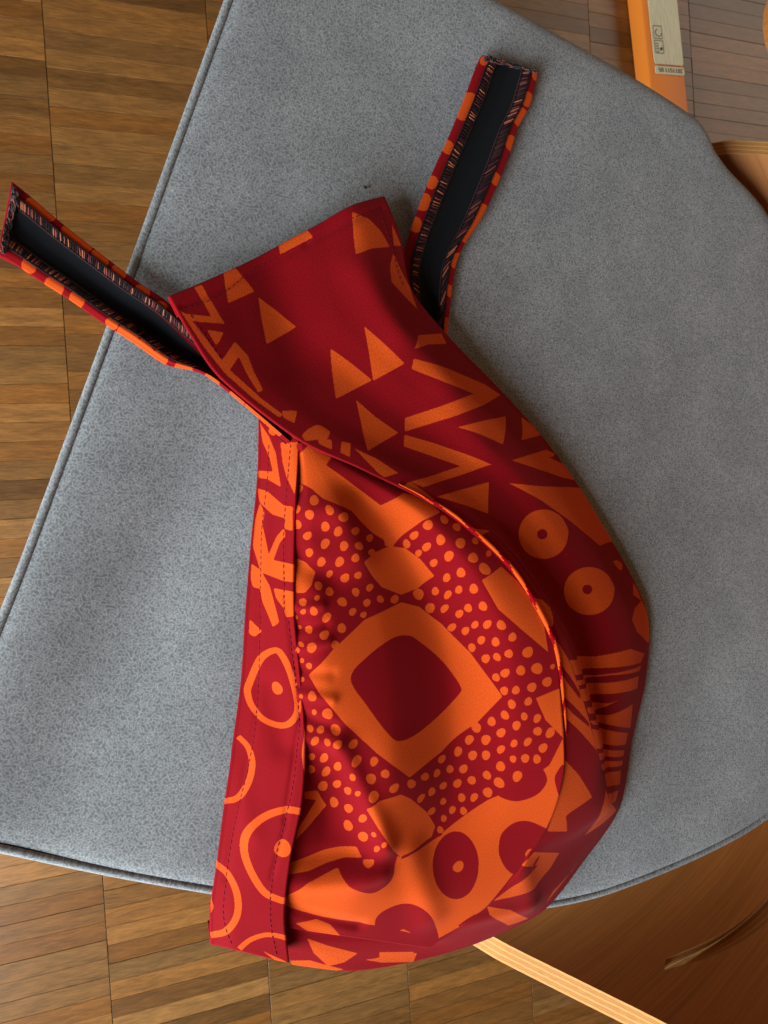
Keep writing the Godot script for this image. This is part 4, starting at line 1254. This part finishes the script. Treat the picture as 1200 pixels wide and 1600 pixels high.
func build_bar() -> void:
	var o := thing("orange_bar", "orange painted bar with a worn grey label lying on the parquet behind the seat", "bar")
	o.position = Vector3(0.672, 0.0, -0.59)
	o.rotation.y = deg_to_rad(7.5)
	var paint := plain(Color(0.94, 0.53, 0.16), 0.6)
	paint.clearcoat_enabled = true
	paint.clearcoat = 0.08
	var body := obj("bar_body", rounded_box(Vector3(0.058, 0.027, 0.50), 0.004), paint, o)
	body.position.y = 0.0137
	var grey := StandardMaterial3D.new()
	var im := Image.create(96, 512, false, Image.FORMAT_RGB8)
	var nz := noise(FastNoiseLite.TYPE_SIMPLEX_SMOOTH, 0.12, 3, 3)
	for y in 512:
		for x in 96:
			var v := 0.80 + 0.08 * nz.get_noise_2d(x * 1.6, y * 0.12) + 0.03 * nz.get_noise_2d(x * 3.0, y * 2.0)
			im.set_pixel(x, y, Color(v * 1.02, v, v * 0.83))
	grey.albedo_texture = ImageTexture.create_from_image(im)
	grey.roughness = 0.4
	var lab := obj("label_plate", rounded_slab(0.0455, 0.2, 0.0035), grey, o)
	lab.position = Vector3(0.0035, 0.0275, -0.079)
	var lab2 := obj("label_plate", rounded_slab(0.0455, 0.0095, 0.002), grey, o)
	lab2.position = Vector3(0.0035, 0.0275, 0.0285)
	# dark print on the labels: two boxed symbols and a row of digits read from the far end
	var ink := plain(Color(0.17, 0.15, 0.13), 0.6)
	var st := SurfaceTool.new()
	st.begin(Mesh.PRIMITIVE_TRIANGLES)
	for k in 2:
		var z := -0.008 + 0.0182 * (k - 0.5) + 0.001
		for s in [[-0.0125, z - 0.0078, 0.013, 0.0006], [-0.0125, z + 0.0078, 0.013, 0.0006], [-0.019, z, 0.0006, 0.0156], [-0.006, z, 0.0006, 0.0156]]:
			flat(st, s[0], s[1], s[2], s[3], 0.0)
	for k in 12:
		var f := lerpf(0.3, 4.2, k / 11.0)
		flat(st, -0.0115 + 0.0045 * cos(f), -0.0155 + 0.0045 * sin(f), 0.0022, 0.0008, -f - PI / 2)
	flat(st, -0.0095, 0.0045, 0.0036, 0.0034, 0.4)
	for k in 4:
		flat(st, -0.016, -0.002 + k * 0.0033, 0.0036, 0.0006, 0.3)
		flat(st, -0.014, -0.001 + k * 0.003, 0.0006, 0.002, 0.2)
	var print_ := obj("label_symbols", st.commit(), ink, o)
	print_.position = Vector3(0.0025, 0.0292, -0.002)
	var tm := TextMesh.new()
	var sf := SystemFont.new()
	sf.font_names = PackedStringArray(["Droid Sans"])
	tm.font = sf
	tm.text = "2011511 05"
	tm.font_size = 64
	tm.pixel_size = 0.000115
	tm.depth = 0.0002
	var txt := obj("label_digits", tm, ink, o)
	txt.transform = Transform3D(Basis(Vector3(-1, 0, 0), Vector3(0, 0, 1), Vector3(0, 1, 0)), Vector3(0.0045, 0.0290, 0.0285))


func flat(st: SurfaceTool, x: float, z: float, w: float, d: float, turn: float) -> void:
	var b := Basis(Vector3.UP, turn)
	var p := []
	for s in [[-1, -1], [1, -1], [1, 1], [-1, 1]]:
		p.append(Vector3(x, 0, z) + b * Vector3(s[0] * w / 2, 0, s[1] * d / 2))
	for k in [0, 1, 2, 0, 2, 3]:
		st.set_normal(Vector3.UP)
		st.add_vertex(p[k])


func rounded_slab(w: float, l: float, r: float) -> ArrayMesh:
	var st := SurfaceTool.new()
	st.begin(Mesh.PRIMITIVE_TRIANGLES)
	var ring := []
	for k in 24:
		var f := TAU * (k + 0.5) / 24
		ring.append(Vector3(signf(cos(f)) * (w / 2 - r) + cos(f) * r, 0.0012, signf(sin(f)) * (l / 2 - r) + sin(f) * r))
	for k in 24:
		var a: Vector3 = ring[k]
		var b: Vector3 = ring[(k + 1) % 24]
		for p in [Vector3(0, 0.0012, 0), a, b]:
			st.set_normal(Vector3.UP)
			st.set_uv(Vector2(p.x / w + 0.5, p.z / l + 0.5))
			st.add_vertex(p)
		var nn := Vector3(a.x + b.x, 0, a.z + b.z).normalized()
		for p in [a, a - Vector3(0, 0.0012, 0), b, b, a - Vector3(0, 0.0012, 0), b - Vector3(0, 0.0012, 0)]:
			st.set_normal(nn)
			st.set_uv(Vector2(p.x / w + 0.5, p.z / l + 0.5))
			st.add_vertex(p)
	return st.commit()


func build_armrests() -> void:
	# flat plywood rest with a rounded front, fixed to the back outside the picture
	for side in [-1]:
		var st := SurfaceTool.new()
		st.begin(Mesh.PRIMITIVE_TRIANGLES)
		st.append_from(rounded_slab(0.30, 0.058, 0.0285), 0, Transform3D(Basis.from_scale(Vector3(1, 9, 1)), Vector3.ZERO))
		var o := obj("armrest", st.commit(), wood_face, chair_node)
		o.position = rise(seat_point(35.6, MID + side * 24.3, 8.0))
		o.rotation.y = deg_to_rad(-TURN)


func build_crumbs() -> void:
	var s := SphereMesh.new()
	s.radius = 0.0009
	s.height = 0.0012
	s.radial_segments = 8
	s.rings = 5
	var o := obj("crumb", s, plain(Color(0.05, 0.04, 0.04)), self)
	o.position = Vector3(0.1250, SEAT - 0.0008, -0.1641)
	o.set_meta("label", "tiny dark crumb on the grey seat above the cap's hem")
	o.set_meta("category", "crumb")
